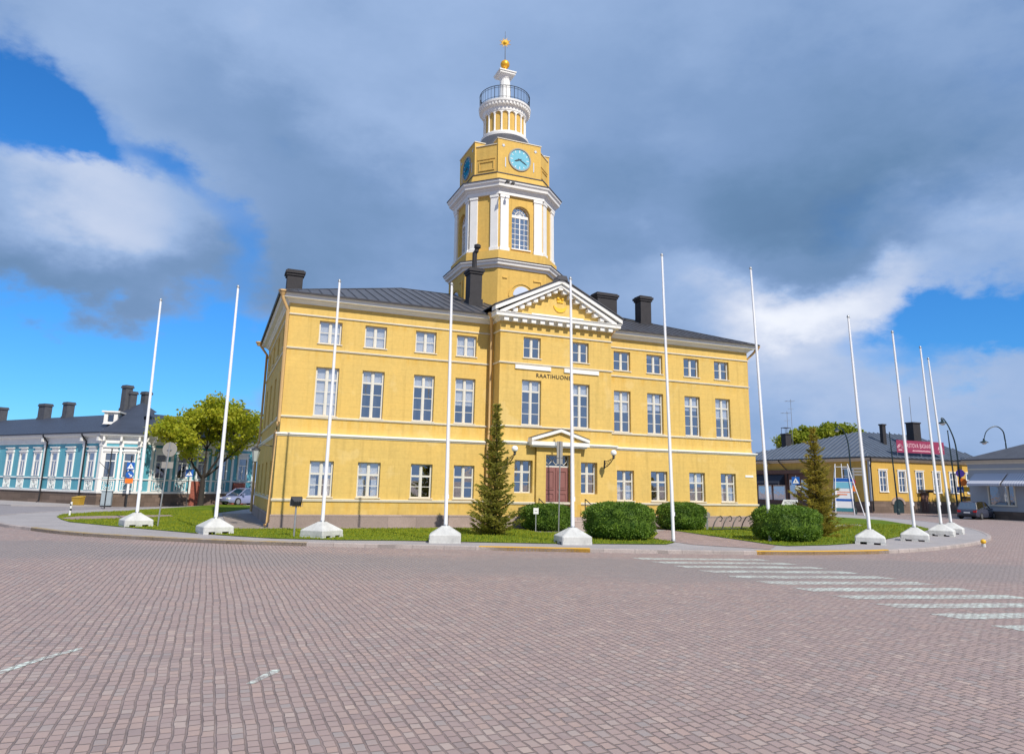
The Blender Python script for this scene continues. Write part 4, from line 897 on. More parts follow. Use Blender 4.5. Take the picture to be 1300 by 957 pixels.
b = MB(); pts = [(-.8, -.1), (-.8, 1.0)]+[(.8*math.cos(PI-PI*k/10), 1.0+.6*math.sin(PI-PI*k/10)) for k in range(1, 10)]+[(.8, 1.0), (.8, -.1)]
b.loft([[(xa+p[0], y, p[1]) for p in pts] for y in (-.13, -.0)]); b.build('cellar_door', 'dark_green_metal', yh)
b = MB()
for p, q in zip(pts[1:-1], pts[2:-1]): b.loft([[(xa+p[0], y, p[1]), (xa+q[0], y, q[1]), (xa+q[0]*1.35, y, 1.0+(q[1]-1.0)*1.35+.02), (xa+p[0]*1.35, y, 1.0+(p[1]-1.0)*1.35+.02)] for y in (-.2, .0)])
b.build('cellar_arch', 'plinth', yh)
# roof
b = MB(); o_ = .55; e = [(-o_, -o_), (LU+o_, -o_), (LU+o_, LV+o_), (-o_, LV+o_)]; zr, ze = 10.25, 6.3; hwid = (LU+2*o_)/2
zr = 9.75; r0, r1 = (5.2, 6.0, zr), (15.3, 6.0, zr)
b.poly([(*e[0], ze), (*e[1], ze), r1, r0]); b.poly([(*e[1], ze), (*e[2], ze), r1]); b.poly([(*e[2], ze), (*e[3], ze), r0, r1]); b.poly([(*e[3], ze), (*e[0], ze), r0])
L1 = r0[1]+o_
for i in range(int((LU+1)/.75)):
    x = -o_+.3+i*.75; t = min(1, (x+o_)/(r0[0]+o_), (LU+o_-x)/(LU+o_-r1[0])); b.tube([(x, -o_, ze+.03), (x, -o_+t*L1, ze+.04+t*(zr-ze))], .075, 4)
for i in range(int((LV+1)/.75)):
    y = -o_+.3+i*.75; t = min((y+o_)/L1, (LV+o_-y)/(LV+o_-r0[1])); b.tube([(-o_, y, ze+.03), (-o_+t*(r0[0]+o_), y, ze+.04+t*(zr-ze))], .075, 4)
yroof = b.build('roof', 'roof_slate', yh, recalc=False)
def ychim(pxl, py, y, w, z1, nm='chimney', cage=False):
    p = dep(pxl, py, y)-YC; x_, y_ = p.dot(du), p.dot(dv); b = MB()
    b.box(x_-w/2, x_+w/2, y_-w*.4, y_+w*.4, 6.5, z1); b.box(x_-w/2-.08, x_+w/2+.08, y_-w*.4-.08, y_+w*.4+.08, z1, z1+.16)
    o = b.build(nm, 'brick_black', yroof)
    if cage:
        b = MB()
        for sx in (-1, 1):
            for sy in (-1, 1): b.tube([(x_+sx*w*.45, y_+sy*w*.35, z1+.15), (x_+sx*w*.45, y_+sy*w*.35, z1+.95)], .03, 5)
        b.box(x_-w*.5, x_+w*.5, y_-w*.4, y_+w*.4, z1+.95, z1+1.02); b.build('chimney_cage', 'iron', yroof)
    return x_, y_
def py2z(pxl, py, y): return dep(pxl, py, y).z
xa_, ya_ = ychim(998.5, 560, 101, 1.05, py2z(998.5, 552, 101), cage=True)
ychim(1120.5, 545, 88, .55, py2z(1120.5, 540, 88)); xc_, yc_ = ychim(1159.5, 545, 88.5, 1.25, py2z(1159.5, 538, 88.5))
b = MB(); x_, y_ = xc_, yc_; b.tube([(x_-.2, y_, 10), (x_-.2, y_, py2z(1157, 504, 88.5))], .035, 5); b.build('antenna', 'galv', yroof)
for pxl, ptop in ((1001, 522), (1006.5, 507)):
    p = dep(pxl, 560, 102)-YC; x_, y_ = p.dot(du), p.dot(dv); zt = py2z(pxl, ptop, 102); b = MB(); b.tube([(x_, y_, 7), (x_, y_, zt)], .035, 5)
    b.tube([(x_-1.1, y_, zt-.35), (x_+.8, y_, zt-.15)], .02, 4); b.tube([(x_-.6, y_, zt-1.4), (x_+.5, y_, zt-1.3)], .02, 4)
    for q in (-.9, -.5, -.1, .3): b.tube([(x_+q, y_-.35, zt-.3), (x_+q, y_+.35, zt-.3)], .014, 4)
    b.build('antenna', 'galv', yroof)
# shop front in the side wall
b = MB(); b.T = at(0, 0, 0)
ys0, ys1 = yl(1030, 's'), yl(958, 's')
ym = (ys0+ys1)/2
b.box(-.12, .05, ys0, ys1, .6, 4.6); shop = b.build('shop_front', 'brown_wood', yh)
b = MB(); b.box(-.35, .02, ys0, ys1, 4.45, 4.95); b.build('fascia', 'brown_wood', yh)
for pa, pb in ((964, 981), (983, 998), (1004, 1012), (1019, 1027)):
    ya, yb = sorted((yl(pa, 's'), yl(pb, 's'))); b = MB(); b.box(-.17, -.12, ya, yb, 1.1, 3.0 if pa < 1000 else 3.7); o = b.build('shop_window', 'white', yh); b = MB(); b.box(-.19, -.165, ya+.12, yb-.12, 1.25, 2.85 if pa < 1000 else 3.55); b.build('pane', 'glass_blue', o)
ya, yb = yl(998, 's'), yl(962, 's'); b = MB(); b.loft([[(-.18, y, 4.35), (-1.3, y, 3.25), (-1.3, y, 3.0), (-.18, y, 3.0)] for y in (ya, yb)]); b.build('awning', 'awning_dark', yh)
b = MB(); b.tube([(-.5, yl(994, 's'), 6.2), (-.45, yl(994, 's'), 6.0), (-.2, yl(1002, 's'), 4.9), (-.2, yl(1002, 's'), .2)], .07); b.build('downpipe', 'black', yh)
b = MB(); b.tube([(-.3, -.6, 6.2), (-.25, -.5, 6.0), (.05, -.16, 5.2), (.05, -.16, .2)], .07); b.build('downpipe', 'black', yh)
b = MB(); x_ = LU-.3; b.tube([(x_, -.6, 6.2), (x_, -.5, 6.0), (x_+.3, -.2, 5.4), (x_+.3, -.2, .2)], .08); b.build('downpipe', 'black', yh)
# banner lying against the roof slope
pb0, pb1 = online(1138, YC-dv*.3, du, 570)-YC, online(1198, YC-dv*.3, du, 570)-YC
bx0, bx1 = pb0.dot(du), pb1.dot(du)
ban = thing('banner', 'long magenta banner with pale lettering fixed along the slate roof edge', 'banner', YC+du*bx0-dv*.35+Vector((0, 0, 6.95)), YAW)
W_ = bx1-bx0; MB().box(0, W_, -.02, .02, 0, 1.45).build('cloth', 'banner', ban)
for x in (.1, W_/2, W_-.1): b = MB(); b.tube([(x, .03, 1.3), (x, 1.1, .3)], .03, 5); b.tube([(x, .03, -.4), (x, .03, 1.4)], .03, 5); b.build('strut', 'galv', ban)
text('lettering', 'PASTOVA BASAARI', .72, 'banner_ink', ban, (W_*.17, -.024, .62), (PI/2, 0, 0), .002, sx=.62*W_/(7.4))
b = MB(); rgb_ = random.Random(4); xx_ = W_*.32
while xx_ < W_*.68:
    w_ = rgb_.uniform(.06, .16); b.box(xx_, xx_+w_, -.024, -.0201, .20, rgb_.choice((.32, .36))); xx_ += w_+.05
b.build('small_print', 'banner_ink', ban)
for x in (.07*W_, .92*W_):
    b = MB()
    for r in (.42, .26): b.tube([(x+r*math.cos(PI*k/10), -.025, .5+r*math.sin(PI*k/10)) for k in range(11)], .04, 4)
    b.box(x-.3, x+.3, -.024, -.0201, .25, .36); b.build('emblem', 'banner_ink', ban)
# wall lantern at the far shop corner
yy = yl(979.5, 's'); wl = thing('wall_lantern', 'old style glass wall lantern hanging above the dark shop awning', 'lantern', YC+dv*yy+Vector((0, 0, 5.3)), YAW)
b = MB(); b.tube([(-.05, 0, .5), (-.7, 0, .75), (-.75, 0, .6)], .03, 6); b.lathe([(.03, .62), (.26, .45), (.28, .40)], 6, (-.75, 0)); b.lathe([(.05, -.35), (.15, -.32), (.12, -.28)], 6, (-.75, 0)); b.build('bracket', 'iron', wl); MB().lathe([(.13, -.28), (.25, .40)], 6, (-.75, 0)).build('lantern_glass', 'old_glass', wl)

# ------------------------------------------------------------------ grey shop at the right edge
GC = grd(1257, 658.5); GC.z = 0
G0 = online(1233, GC, dv, 640)
gs = thing('grey_shop', 'pale grey boarded shop with striped awnings at the right edge', 'shop', G0, YAW)        # local y runs towards the camera as negative
def gy(p): return (online(p, GC, dv, 640)-G0).dot(dv)
GLn = 14
b = MB(); b.T = at(0, 0, -PI/2); b.wall(0, GLn, .75, 5.5, [(-gy(1256.5), -gy(1290), 1.35, 3.15), (-gy(1290)+2.2, -gy(1290)+5.5, 1.35, 3.15)], .15); b.T = None
b.poly([(0, 0, .75), (9, 0, .75), (9, 0, 5.5), (0, 0, 5.5)]); b.poly([(9, 0, .75), (9, -GLn, .75), (9, -GLn, 5.5), (9, 0, 5.5)]); b.poly([(0, -GLn, .75), (9, -GLn, .75), (9, -GLn, 5.5), (0, -GLn, 5.5)]); b.build('wall', 'grey_board', gs, recalc=False)
MB().box(-.05, 9, -GLn, .05, -.1, .75).build('plinth', 'plinth_brown', gs)
b = MB(); b.box(.5, 8.6, -GLn+.3, -.4, .8, 5.3); b.build('interior_core', 'dark_in', gs)
b = MB(); b.sweep([(9, .0), (0, 0), (0, -GLn), (9, -GLn)], [(-.02, 5.2), (.05, 5.2), (.08, 5.35), (.35, 5.45), (.38, 5.58), (-.02, 5.6)], closed=False); b.build('eaves_board', 'trim', gs)
MB().box(-.04, .02, -GLn, 0, 4.65, 4.78).build('belt_board', 'trim', gs)
b = MB(); b.poly([(-.5, .5, 5.62), (-.5, -GLn-.5, 5.62), (4.5, -GLn+4.5, 7.6), (4.5, -4.5, 7.6)]); b.poly([(-.5, .5, 5.62), (4.5, -4.5, 7.6), (9.5, .5, 5.62)]); b.poly([(9.5, .5, 5.62), (4.5, -4.5, 7.6), (4.5, -GLn+4.5, 7.6), (9.5, -GLn-.5, 5.62)]); b.poly([(-.5, -GLn-.5, 5.62), (9.5, -GLn-.5, 5.62), (4.5, -GLn+4.5, 7.6)])
b.sweep([(9.5, .5), (-.5, .5), (-.5, -GLn-.5), (9.5, -GLn-.5)], [(-.04, 5.55), (.05, 5.55), (.05, 5.66), (-.04, 5.68)], closed=False); b.build('roof', 'roof_dark', gs, recalc=False)
for ya, yb in ((gy(1256.5), gy(1290)), (gy(1290)-2.2, gy(1290)-5.5)):
    b = MB(); 
    for q in (ya, (ya+yb)/2-.6, yb): b.box(-.05, .1, q-.07, q+.07, 1.35, 3.15)
    b.box(-.10, .1, yb-.1, ya+.1, 1.22, 1.36); b.box(-.05, .1, yb, ya, 3.1, 3.2); o = b.build('shop_window', 'trim', gs); b = MB(); b.box(.05, .06, yb, ya, 1.36, 3.15); b.build('pane', 'glass_dark', o)
    b = MB(); b.box(.07, .075, yb+.1, ya-.1, 1.37, 2.0); b.build('window_film', 'clock_blue', o)
for ya, yb in ((gy(1241), gy(1283)), (gy(1285.5), gy(1285.5)-3.4), (gy(1285.5)-3.6, gy(1285.5)-7)):
    b = MB(); L_ = ya-yb
    b.loft([[(x, .05, 4.35), (x, -1.25, 3.32), (x, -1.25, 3.12), (x, -1.23, 3.12), (x, -1.22, 3.30), (x, .05, 4.30)] for x in (0, L_)])
    o = link('awning', b.mesh('awning', 'awning_stripe'), gs, (0, ya, 0), -PI/2)
    b = MB()
    for x in (.05, L_-.05): b.tube([(x, 0, 3.3), (x, -1.2, 3.28)], .02, 5)
    link('awning_arm', b.mesh('awning_arm', 'black'), o)

# ------------------------------------------------------------------ flagpoles
POLES = [(172, 668, -16.46, 10.33, 40, 'white flagpole on a concrete block, leftmost of all, in front of the blue house'),
 (272, 677, -11.62, 10.15, 38, 'white flagpole on a concrete block in front of the leafy tree'),
 (408, 682, -7.13, 10.24, 62, 'white flagpole on a concrete block beside the floodlight at the hall left corner'),
 (565, 688, -2.43, 9.9, 94, 'white flagpole on a concrete block just left of the tall narrow spruce'),
 (727, 690, 2.30, 10.38, 103, 'white flagpole on a concrete block in front of the town hall door'),
 (855, 687, 6.51, 12.23, None, 'tall white flagpole without a block standing left of the brick path'),
 (978, 687, 10.80, 12.07, None, 'tall white flagpole without a block in front of the rightmost hedge ball'),
 (1105, 690, 15.0, 9.85, -26, 'white flagpole on a concrete block right of the smaller spruce'),
 (1162, 686, 18.38, 9.8, -30, 'white flagpole on a concrete block alone at the tip of the right lawn'),
 (1196, 680, 22.15, 9.95, -36, 'white flagpole on a concrete block, nearer of the close pair at the right'),
 (1208.5, 677, 24.0, 9.8, -36, 'white flagpole on a concrete block, farther of the close pair at the right')]
def base_mesh():
    b = MB(); h = .575
    def sq(a, c, z): return [(-a+c, -a, z), (a-c, -a, z), (a, -a+c, z), (a, a-c, z), (a-c, a, z), (-a+c, a, z), (-a, a-c, z), (-a, -a+c, z)]
    b.loft([sq(h, .04, .10), sq(h, .04, .27), sq(h-.02, .05, .30), sq(.17, .05, .56), sq(.15, .05, .585)])
    for x0, x1 in ((-h+.005, -.38), (-.13, .13), (.38, h-.005)): b.box(x0, x1, -h+.006, h-.006, 0, .12)
    return b.mesh('flagpole_base', 'concrete')
bmsh = base_mesh()
for i, (x, y, xt, zt, rot, lab) in enumerate(POLES):
    g = grd(x, y, .12); root = thing('flagpole', lab, 'flagpole', (g.x, g.y, .12), 0, 'white flagpoles round the town hall')
    H_ = zt-.12; lean = xt-g.x; b = MB(); z0 = .55 if rot is not None else 0.0
    b.tube([(lean*k/10*(z0*0+1), 0, z0+(H_-z0)*k/10) for k in range(11)], .072, 14, .036); b.build('pole', 'pole_white', root, smooth=True)
    b = MB(); b.lathe([(.03, H_), (.06, H_+.02), (.06, H_+.05), (.045, H_+.10), (.01, H_+.13)], 12, (lean, 0)); b.tube([(lean, 0, H_-.02), (lean+.09, 0, H_)], .012, 5); b.build('truck', 'galv', root, smooth=True)
    b = MB(); b.lathe([(.10, z0), (.10, z0+.03), (.085, z0+.08), (.075, z0+.09)], 14); b.build('collar', 'galv', root)
    b = MB(); b.tube([(.085+lean*.12, -.02, z0+1.1), (.05+lean, -.01, H_-.05)], .007, 4); b.box(.06+lean*.1, .10+lean*.1, -.04, .0, z0+1.0, z0+1.16); b.build('halyard', 'pole_white', root)
    if rot is not None: link('base', bmsh, root, (0, 0, 0), math.radians(rot))
# ------------------------------------------------------------------ vegetation
def leaf_cluster(mb, c, R, n, size, rg, flat=1.0, up=.0):
    for _ in range(n):
        while True:
            p = Vector((rg.uniform(-1, 1), rg.uniform(-1, 1), rg.uniform(-1, 1)))
            if p.length <= 1: break
        q = Vector(c)+Vector((p.x*R, p.y*R, p.z*R*flat))
        a = Vector((rg.gauss(0, 1), rg.gauss(0, 1), rg.gauss(0, .7))).normalized(); t = a.cross(Vector((rg.gauss(0, 1), rg.gauss(0, 1), rg.gauss(0, 1)))).normalized()
        s = size*rg.uniform(.6, 1.3); mb.poly([q-a*s*.5, q+t*s*.32, q+a*s*.5, q-t*s*.32])
def grow(trunk, tips, p, d, L, r, depth, rg, spread=.6, up=.25):
    pts = [p]; q = p.copy(); dd = d.copy()
    for k in range(4):
        dd = (dd+Vector((rg.gauss(0, .12), rg.gauss(0, .12), rg.gauss(0, .08)+.04))).normalized(); q = q+dd*L/4; pts.append(q)
    trunk.tube(pts, r, 8 if depth > 2 else 5, r*.62)
    if depth <= 2: tips.append((pts[2], depth)); 
    tips.append((q, depth))
    if depth == 0: return
    n = 3 if depth > 1 else 2
    a0 = rg.uniform(0, 2*PI)
    for k in range(n):
        a = a0+2*PI*k/n+rg.uniform(-.4, .4); side_ = Vector((math.cos(a), math.sin(a), 0)); nd = (dd*(1-spread*.4)+side_*spread*rg.uniform(.7, 1.2)+Vector((0, 0, up))).normalized()
        grow(trunk, tips, q, nd, L*rg.uniform(.66, .86), r*.6, depth-1, rg, spread, up*.6)
def crown_tree(name, label, loc, h, w, base_h, leaf, size, seed, ncl=110, per=120, tr=.22, group=None, R=.75):
    rg = random.Random(seed); root = thing(name, label, 'tree', loc, 0, group)
    tk = MB(); lf = MB(); tips = []
    tk.tube([(0, 0, -.1), (.02, 0, base_h*.5), (-.03, .02, base_h)], tr*1.25, 12, tr*.9)
    n = 5
    for k in range(n):
        a = 2*PI*k/n+rg.uniform(-.3, .3); d = Vector((math.cos(a)*.9, math.sin(a)*.9, rg.uniform(.35, 1.1))).normalized() if k < n-1 else Vector((.05, 0, 1))
        grow(tk, tips, Vector((-.03, .02, base_h-.15)), d, (h-base_h)*.30, tr*.55, 3, rg)
    cz = (base_h+h)/2+.2; good = []
    for p, dp in tips:
        e = (p.x/(w/2))**2+(p.y/(w/2))**2+((p.z-cz)/((h-base_h)/2))**2
        if e < 1.05 and dp <= 2: good.append(p)
    while len(good) < ncl:
        a = rg.uniform(0, 2*PI); u_ = rg.uniform(-.92, 1); rr = rg.uniform(.45, 1)**.5; s_ = math.sqrt(max(0, 1-u_*u_))
        good.append(Vector((math.cos(a)*s_*rr*w/2, math.sin(a)*s_*rr*w/2, cz+u_*rr*(h-base_h)/2)))
    for p in good: leaf_cluster(lf, p, R*rg.uniform(.5, 1.15), int(per*rg.uniform(.5, 1.2)), size, rg, .55)
    tk.build('trunk', 'bark', root, smooth=True); lf.build('crown', leaf, root, recalc=False); return root
tp = Vector((-25.2, 59.8, .14)); crown_tree('maple_tree', 'round headed maple with fresh yellow green leaves on the left lawn', tp, 10.2, 11.0, 2.3, 'maple', .27, 5, 200, 80, .20, R=.9)
def spruce(label, loc, h, w, leaf, seed, waist=.0):
    rg = random.Random(seed); root = thing('spruce_tree', label, 'spruce', loc, 0, 'spruces in front of the town hall'); tk = MB(); nd = MB()
    tk.tube([(0, 0, -.05), (.03, 0, h*.5), (0, 0, h*.97)], .11, 8, .012)
    z = .12
    while z < h*.985:
        f = 1-z/h; prof = (f**1.12)*(1.0 if f < .55 else 1.0+.05*math.sin(z*3)) 
        n = max(4, int(4+6*f)); a0 = rg.uniform(0, 2*PI)
        for k in range(n):
            a = a0+2*PI*k/n+rg.uniform(-.35, .35); L = w/2*(prof*.92+.09)*rg.choice((.4, .6, .8, .95, 1.05, 1.35))*(1+.22*math.sin(z*2.9+seed)*math.cos(a*1.5+z)); d = Vector((math.cos(a), math.sin(a), 0))
            droop = rg.uniform(-.05, .22)
            pts = [Vector((0, 0, z))+d*L*t+Vector((0, 0, L*(-droop*t*2+.45*t*t))) for t in (0, .3, .6, 1)]
            if L > .25: tk.tube(pts, .016*f+.005, 4, .004)
            m = int(16+72*L)
            for j in range(m):
                t = rg.uniform(.06, 1.02)**.75; p = Vector((0, 0, z))+d*L*t+Vector((0, 0, L*(-droop*t*2+.45*t*t)))
                sd = d.cross(Vector((0, 0, 1)))*rg.choice((-1, 1)); s = rg.uniform(.07, .17)*(1 if L > .3 else .75)
                v = (d*rg.uniform(.3, 1)+sd*rg.uniform(0, .9)+Vector((0, 0, rg.uniform(-.25, .55)))).normalized(); wv = v.cross(Vector((rg.gauss(0, 1), rg.gauss(0, 1), rg.gauss(0, 1)))).normalized()*.022
                q = p+sd*rg.uniform(0, .12*L+.02)+Vector((0, 0, rg.uniform(-.03, .03))); nd.poly([q-wv, q+wv, q+v*s+wv*.3, q+v*s-wv*.3])
        z += rg.uniform(.09, .16)*(1 if f > .25 else .8)
    tk.build('trunk', 'bark', root); nd.build('crown', leaf, root, recalc=False)
spruce('tall narrow spruce standing left of the town hall door', (-.6, 31.6, .14), 5.65, 2.0, 'spruce', 11)
spruce('smaller brownish spruce on the right lawn beside the rightmost hedge ball', (15.05, 35.6, .14), 5.3, 2.25, 'spruce_right', 23)
def hedge(label, x0, x1, yt, yb, seed):
    g = grd((x0+x1)/2, yb, .14); g0 = g.y
    for _ in range(3):
        half = (x1-x0)/2/F*(g0+.9)*1.0; g0 = g.y+half*.85
    c = dep((x0+x1)/2, yb, g0); top = dep((x0+x1)/2, yt, g0-.2).z; rx, h = half, top-.14; rg = random.Random(seed)
    root = thing('hedge_ball', label, 'hedge', (c.x, g0, .14), rg.uniform(0, 3), 'clipped round hedges'); ball = MB(); lf = MB()
    def surf(a, u_, k=1.0):
        ex = .62; ce = math.copysign(abs(math.cos(u_))**.75, math.cos(u_)); se = math.copysign(abs(math.sin(u_))**ex, math.sin(u_))
        bump = 1+.04*math.sin(3*a+seed)+.035*math.sin(7*a+u_*6)+.02*math.sin(13*a-u_*9+seed)
        return Vector((rx*k*ce*math.cos(a)*bump, rx*.92*k*ce*math.sin(a)*bump, h*.48+h*.52*k*se))
    rings = [[surf(2*PI*i/24, -PI/2+PI*j/14, .93) for i in range(24)] for j in range(1, 14)]; ball.loft(rings); ball.build('core', 'box_hedge', root, smooth=True)
    for _ in range(15000):
        a = rg.uniform(0, 2*PI); u_ = math.asin(rg.uniform(-1, 1)); p = surf(a, u_, rg.uniform(.90, 1.03)); n = (surf(a, u_, 1.1)-surf(a, u_, .9)).normalized()
        v = (n*rg.uniform(.2, 1)+Vector((rg.gauss(0, .6), rg.gauss(0, .6), rg.gauss(0, .6)))).normalized(); w = v.cross(Vector((rg.gauss(0, 1), rg.gauss(0, 1), rg.gauss(0, 1)))).normalized(); s = rg.uniform(.05, .10)
        lf.poly([p, p+v*s*.5+w*s*.33, p+v*s, p+v*s*.5-w*s*.33])
    lf.build('foliage', 'box_hedge', root, recalc=False)
hedge('clipped hedge ball to the left of the door, behind the small white sign', 663, 725, 640, 674, 1)
hedge('large clipped hedge ball nearest the kerb, right of the door', 746, 829, 638, 686, 2)
hedge('clipped hedge ball close to the wall, left of the brick path', 835, 895, 638, 673, 3)
hedge('clipped hedge ball at the right corner of the town hall, beside the smaller spruce', 957, 1040, 642, 688, 4)
for pxl, py, y, w, sd, lab in ((1020, 533, 128, 9, 31, 'pale green tree rising behind the left end of the slate roof'), (1064, 525, 128, 11, 32, 'broader green tree rising behind the middle of the slate roof')):
    p = dep(pxl, 600, y); top = dep(pxl, py, y).z; crown_tree('park_tree', lab, (p.x, p.y, 0), top, w, top-8.5, 'far_leaf', .5, sd, 90, 60, .3, 'trees behind the slate roof', 1.2)
p = Vector((61.4, 71.0, 0)); crown_tree('park_tree', 'street tree beyond the grey shop whose shade dapples the yellow house', p, 20, 12, 8, 'far_leaf', .45, 77, 110, 60, .3, None, 1.2)

# ------------------------------------------------------------------ signs, lamps and small street furniture
def place(x, y, z=0.0): g = grd(x, y, z); return Vector((g.x, g.y, z))
VYAW = lambda p: -math.atan2(p.x, p.y)      # yaw that turns a thing's front to the square
def disc(b, r, y, z, t=.015, n=28, x=0): b.loft([[(x+r*math.cos(2*PI*k/n), yy, z+r*math.sin(2*PI*k/n)) for k in range(n)] for yy in (y, y+t)])
def plate(b, w, h, y, z, t=.012, x=0): b.box(x-w/2, x+w/2, y, y+t, z-h/2, z+h/2)
# 1 round sign seen from behind
p = place(200, 668, .14); t = thing('road_sign', 'round grey road sign seen from behind on a leaning post, left lawn edge', 'road sign', p, 0)
tx, tz = dep(216.5, 560, p.y).x-p.x, dep(216.5, 561, p.y).z-.14
b = MB(); b.tube([(0, 0, -.05), (tx, 0, tz)], .032, 8); b.build('post', 'galv', t)
b = MB(); disc(b, .325, .04, tz-.33, x=tx*.92); b.build('sign_face', 'sign_grey', t); b = MB(); plate(b, .52, .28, .04, tz-1.02, x=tx*.72); b.build('sub_plate', 'sign_grey', t)
b = MB(); b.box(tx*.92-.1, tx*.92+.1, .0, .04, tz-.36, tz-.32); b.build('clamp', 'galv', t)
# 2 narrow sign in front of the door
p = place(709, 676, .14); t = thing('road_sign', 'narrow oblong sign turned edge on, on a thin post in front of the door', 'road sign', p, math.radians(38))
zt = dep(711, 560, p.y).z-.14; zb = dep(711, 581, p.y).z-.14; tx = dep(712, 575, p.y).x-p.x
b = MB(); b.tube([(0, 0, -.05), (tx, 0, zt)], .030, 8); b.build('post', 'galv', t); b = MB(); plate(b, .36, zt-zb, .04, (zt+zb)/2, x=tx); b.build('sign_face', 'sign_grey', t); b = MB(); plate(b, .36, .26, .04, zb-.16, x=tx); b.build('sub_plate', 'sign_grey', t)
# 3 little white notice
p = place(680, 674, .14); t = thing('notice_stake', 'small white notice on a stake in front of the hedge ball left of the door', 'notice', p, .1)
b = MB(); b.box(-.02, .02, -.02, .02, -.05, .85); b.build('stake', 'galv', t); b = MB(); b.box(-.12, .12, -.045, -.02, .78, 1.06); b.build('panel', 'sign_white', t); b = MB(); b.box(-.06, .06, -.05, -.0455, .90, .93); b.build('print', 'sign_grey', t)
# 4 floodlight
p = place(373, 681, .14); t = thing('floodlight', 'dark floodlight on a short grey post before the left corner of the town hall', 'floodlight', p, math.radians(-150))
b = MB(); b.tube([(0, 0, -.05), (0, 0, 1.12)], .035, 8); b.build('post', 'galv', t)
b = MB(); b.T = Matrix.Translation((0, 0, 1.28)) @ Matrix.Rotation(math.radians(-28), 4, 'X'); b.loft([[(-.21, -.13, -.17), (.21, -.13, -.17), (.21, -.13, .17), (-.21, -.13, .17)], [(-.21, -.02, -.17), (.21, -.02, -.17), (.21, -.02, .17), (-.21, -.02, .17)], [(-.12, .14, -.1), (.12, .14, -.1), (.12, .14, .1), (-.12, .14, .1)]])
for k in range(5): b.box(-.15+k*.07, -.14+k*.07, .0, .16, -.13, .13)
b.build('housing', 'iron', t, bev=.01); b = MB(); b.T = Matrix.Translation((0, 0, 1.28)) @ Matrix.Rotation(math.radians(-28), 4, 'X'); b.box(-.18, .18, -.14, -.131, -.14, .14); b.build('lens', 'lamp_clear', t)
b = MB(); b.tube([(-.24, 0, 1.28), (-.24, 0, 1.14), (.24, 0, 1.14), (.24, 0, 1.28)], .014, 5); b.build('yoke', 'galv', t)
# symbols
def walker(b, s, y, cx, cz, k=1):       # walking figure of the crossing sign
    for a, c in (((-.02, .02), (-.02, .14)), ((0, 0), (.09, -.17)), ((-.03, 0), (-.12, -.16)), ((-.02, .12), (.09, .02)), ((-.02, .12), (-.1, .03))):
        b.tube([(cx+s*a[0], y, cz+s*a[1]), (cx+s*c[0], y, cz+s*c[1])], .022*s*1.3, 5)
    disc(b, .045*s, y-.004, cz+s*.21, .008, 12, cx)
def crossing_sign(t, z, w, x=0):
    b = MB(); plate(b, w, w, -.05, z, x=x); o = b.build('sign_face', 'sign_blue', t)
    b = MB(); h = w*.42; b.loft([[(x-h, y, z-h*.85), (x+h, y, z-h*.85), (x, y, z+h*.9)] for y in (-.056, -.0505)]); b.build('triangle', 'sign_white', o)
    b = MB(); walker(b, w*.72, -.060, x, z-w*.08); b.build('walking_figure', 'black', o)
# 5 left triple sign
p = Vector((dep(160, 640, 56).x, 56, 0)); t = thing('road_sign', 'dark post with blue crossing sign, blue round sign and orange plate before the blue house', 'road sign', p, VYAW(p))
b = MB(); b.tube([(0, 0, -.05), (0, 0, 3.9)], .05, 8); b.build('post', 'iron', t); crossing_sign(t, 3.1, .55)
b = MB(); disc(b, .28, -.05, 2.45); o = b.build('round_face', 'sign_blue', t)
b = MB(); b.tube([(-.10, -.055, 2.55), (.10, -.055, 2.35)], .035, 5); b.loft([[(.16, y, 2.29), (.16, y, 2.47), (-.02, y, 2.29)] for y in (-.062, -.052)]); b.build('arrow', 'sign_white', o)
b = MB(); plate(b, .55, .36, -.05, 1.98); b.build('orange_plate', 'sign_orange', t); b = MB(); plate(b, .16, .75, -.05, 1.38); b.build('strip_plate', 'sign_white', t)
# 6 crossing sign by the tree
p = Vector((dep(236, 643, 57).x, 57, .05)); t = thing('road_sign', 'blue crossing sign on a thin dark post beside the maple trunk', 'road sign', p, VYAW(p))
b = MB(); b.tube([(0, 0, -.1), (0, 0, 2.95)], .035, 8); b.build('post', 'iron', t); crossing_sign(t, 2.62, .55)
# 7 bare post with a stay
p = place(132, 647, 0); t = thing('signal_post', 'thin dark bare post with a slanting stay in front of the blue house corner', 'post', p, VYAW(p))
b = MB(); b.tube([(0, 0, -.05), (.02, 0, 4.2)], .04, 8); b.build('post', 'iron', t); b = MB(); b.tube([(0, 0, 2.6), (-.65, .1, 3.25)], .018, 5); b.box(-.06, .06, -.06, .06, 2.5, 2.8); b.build('stay', 'iron', t)
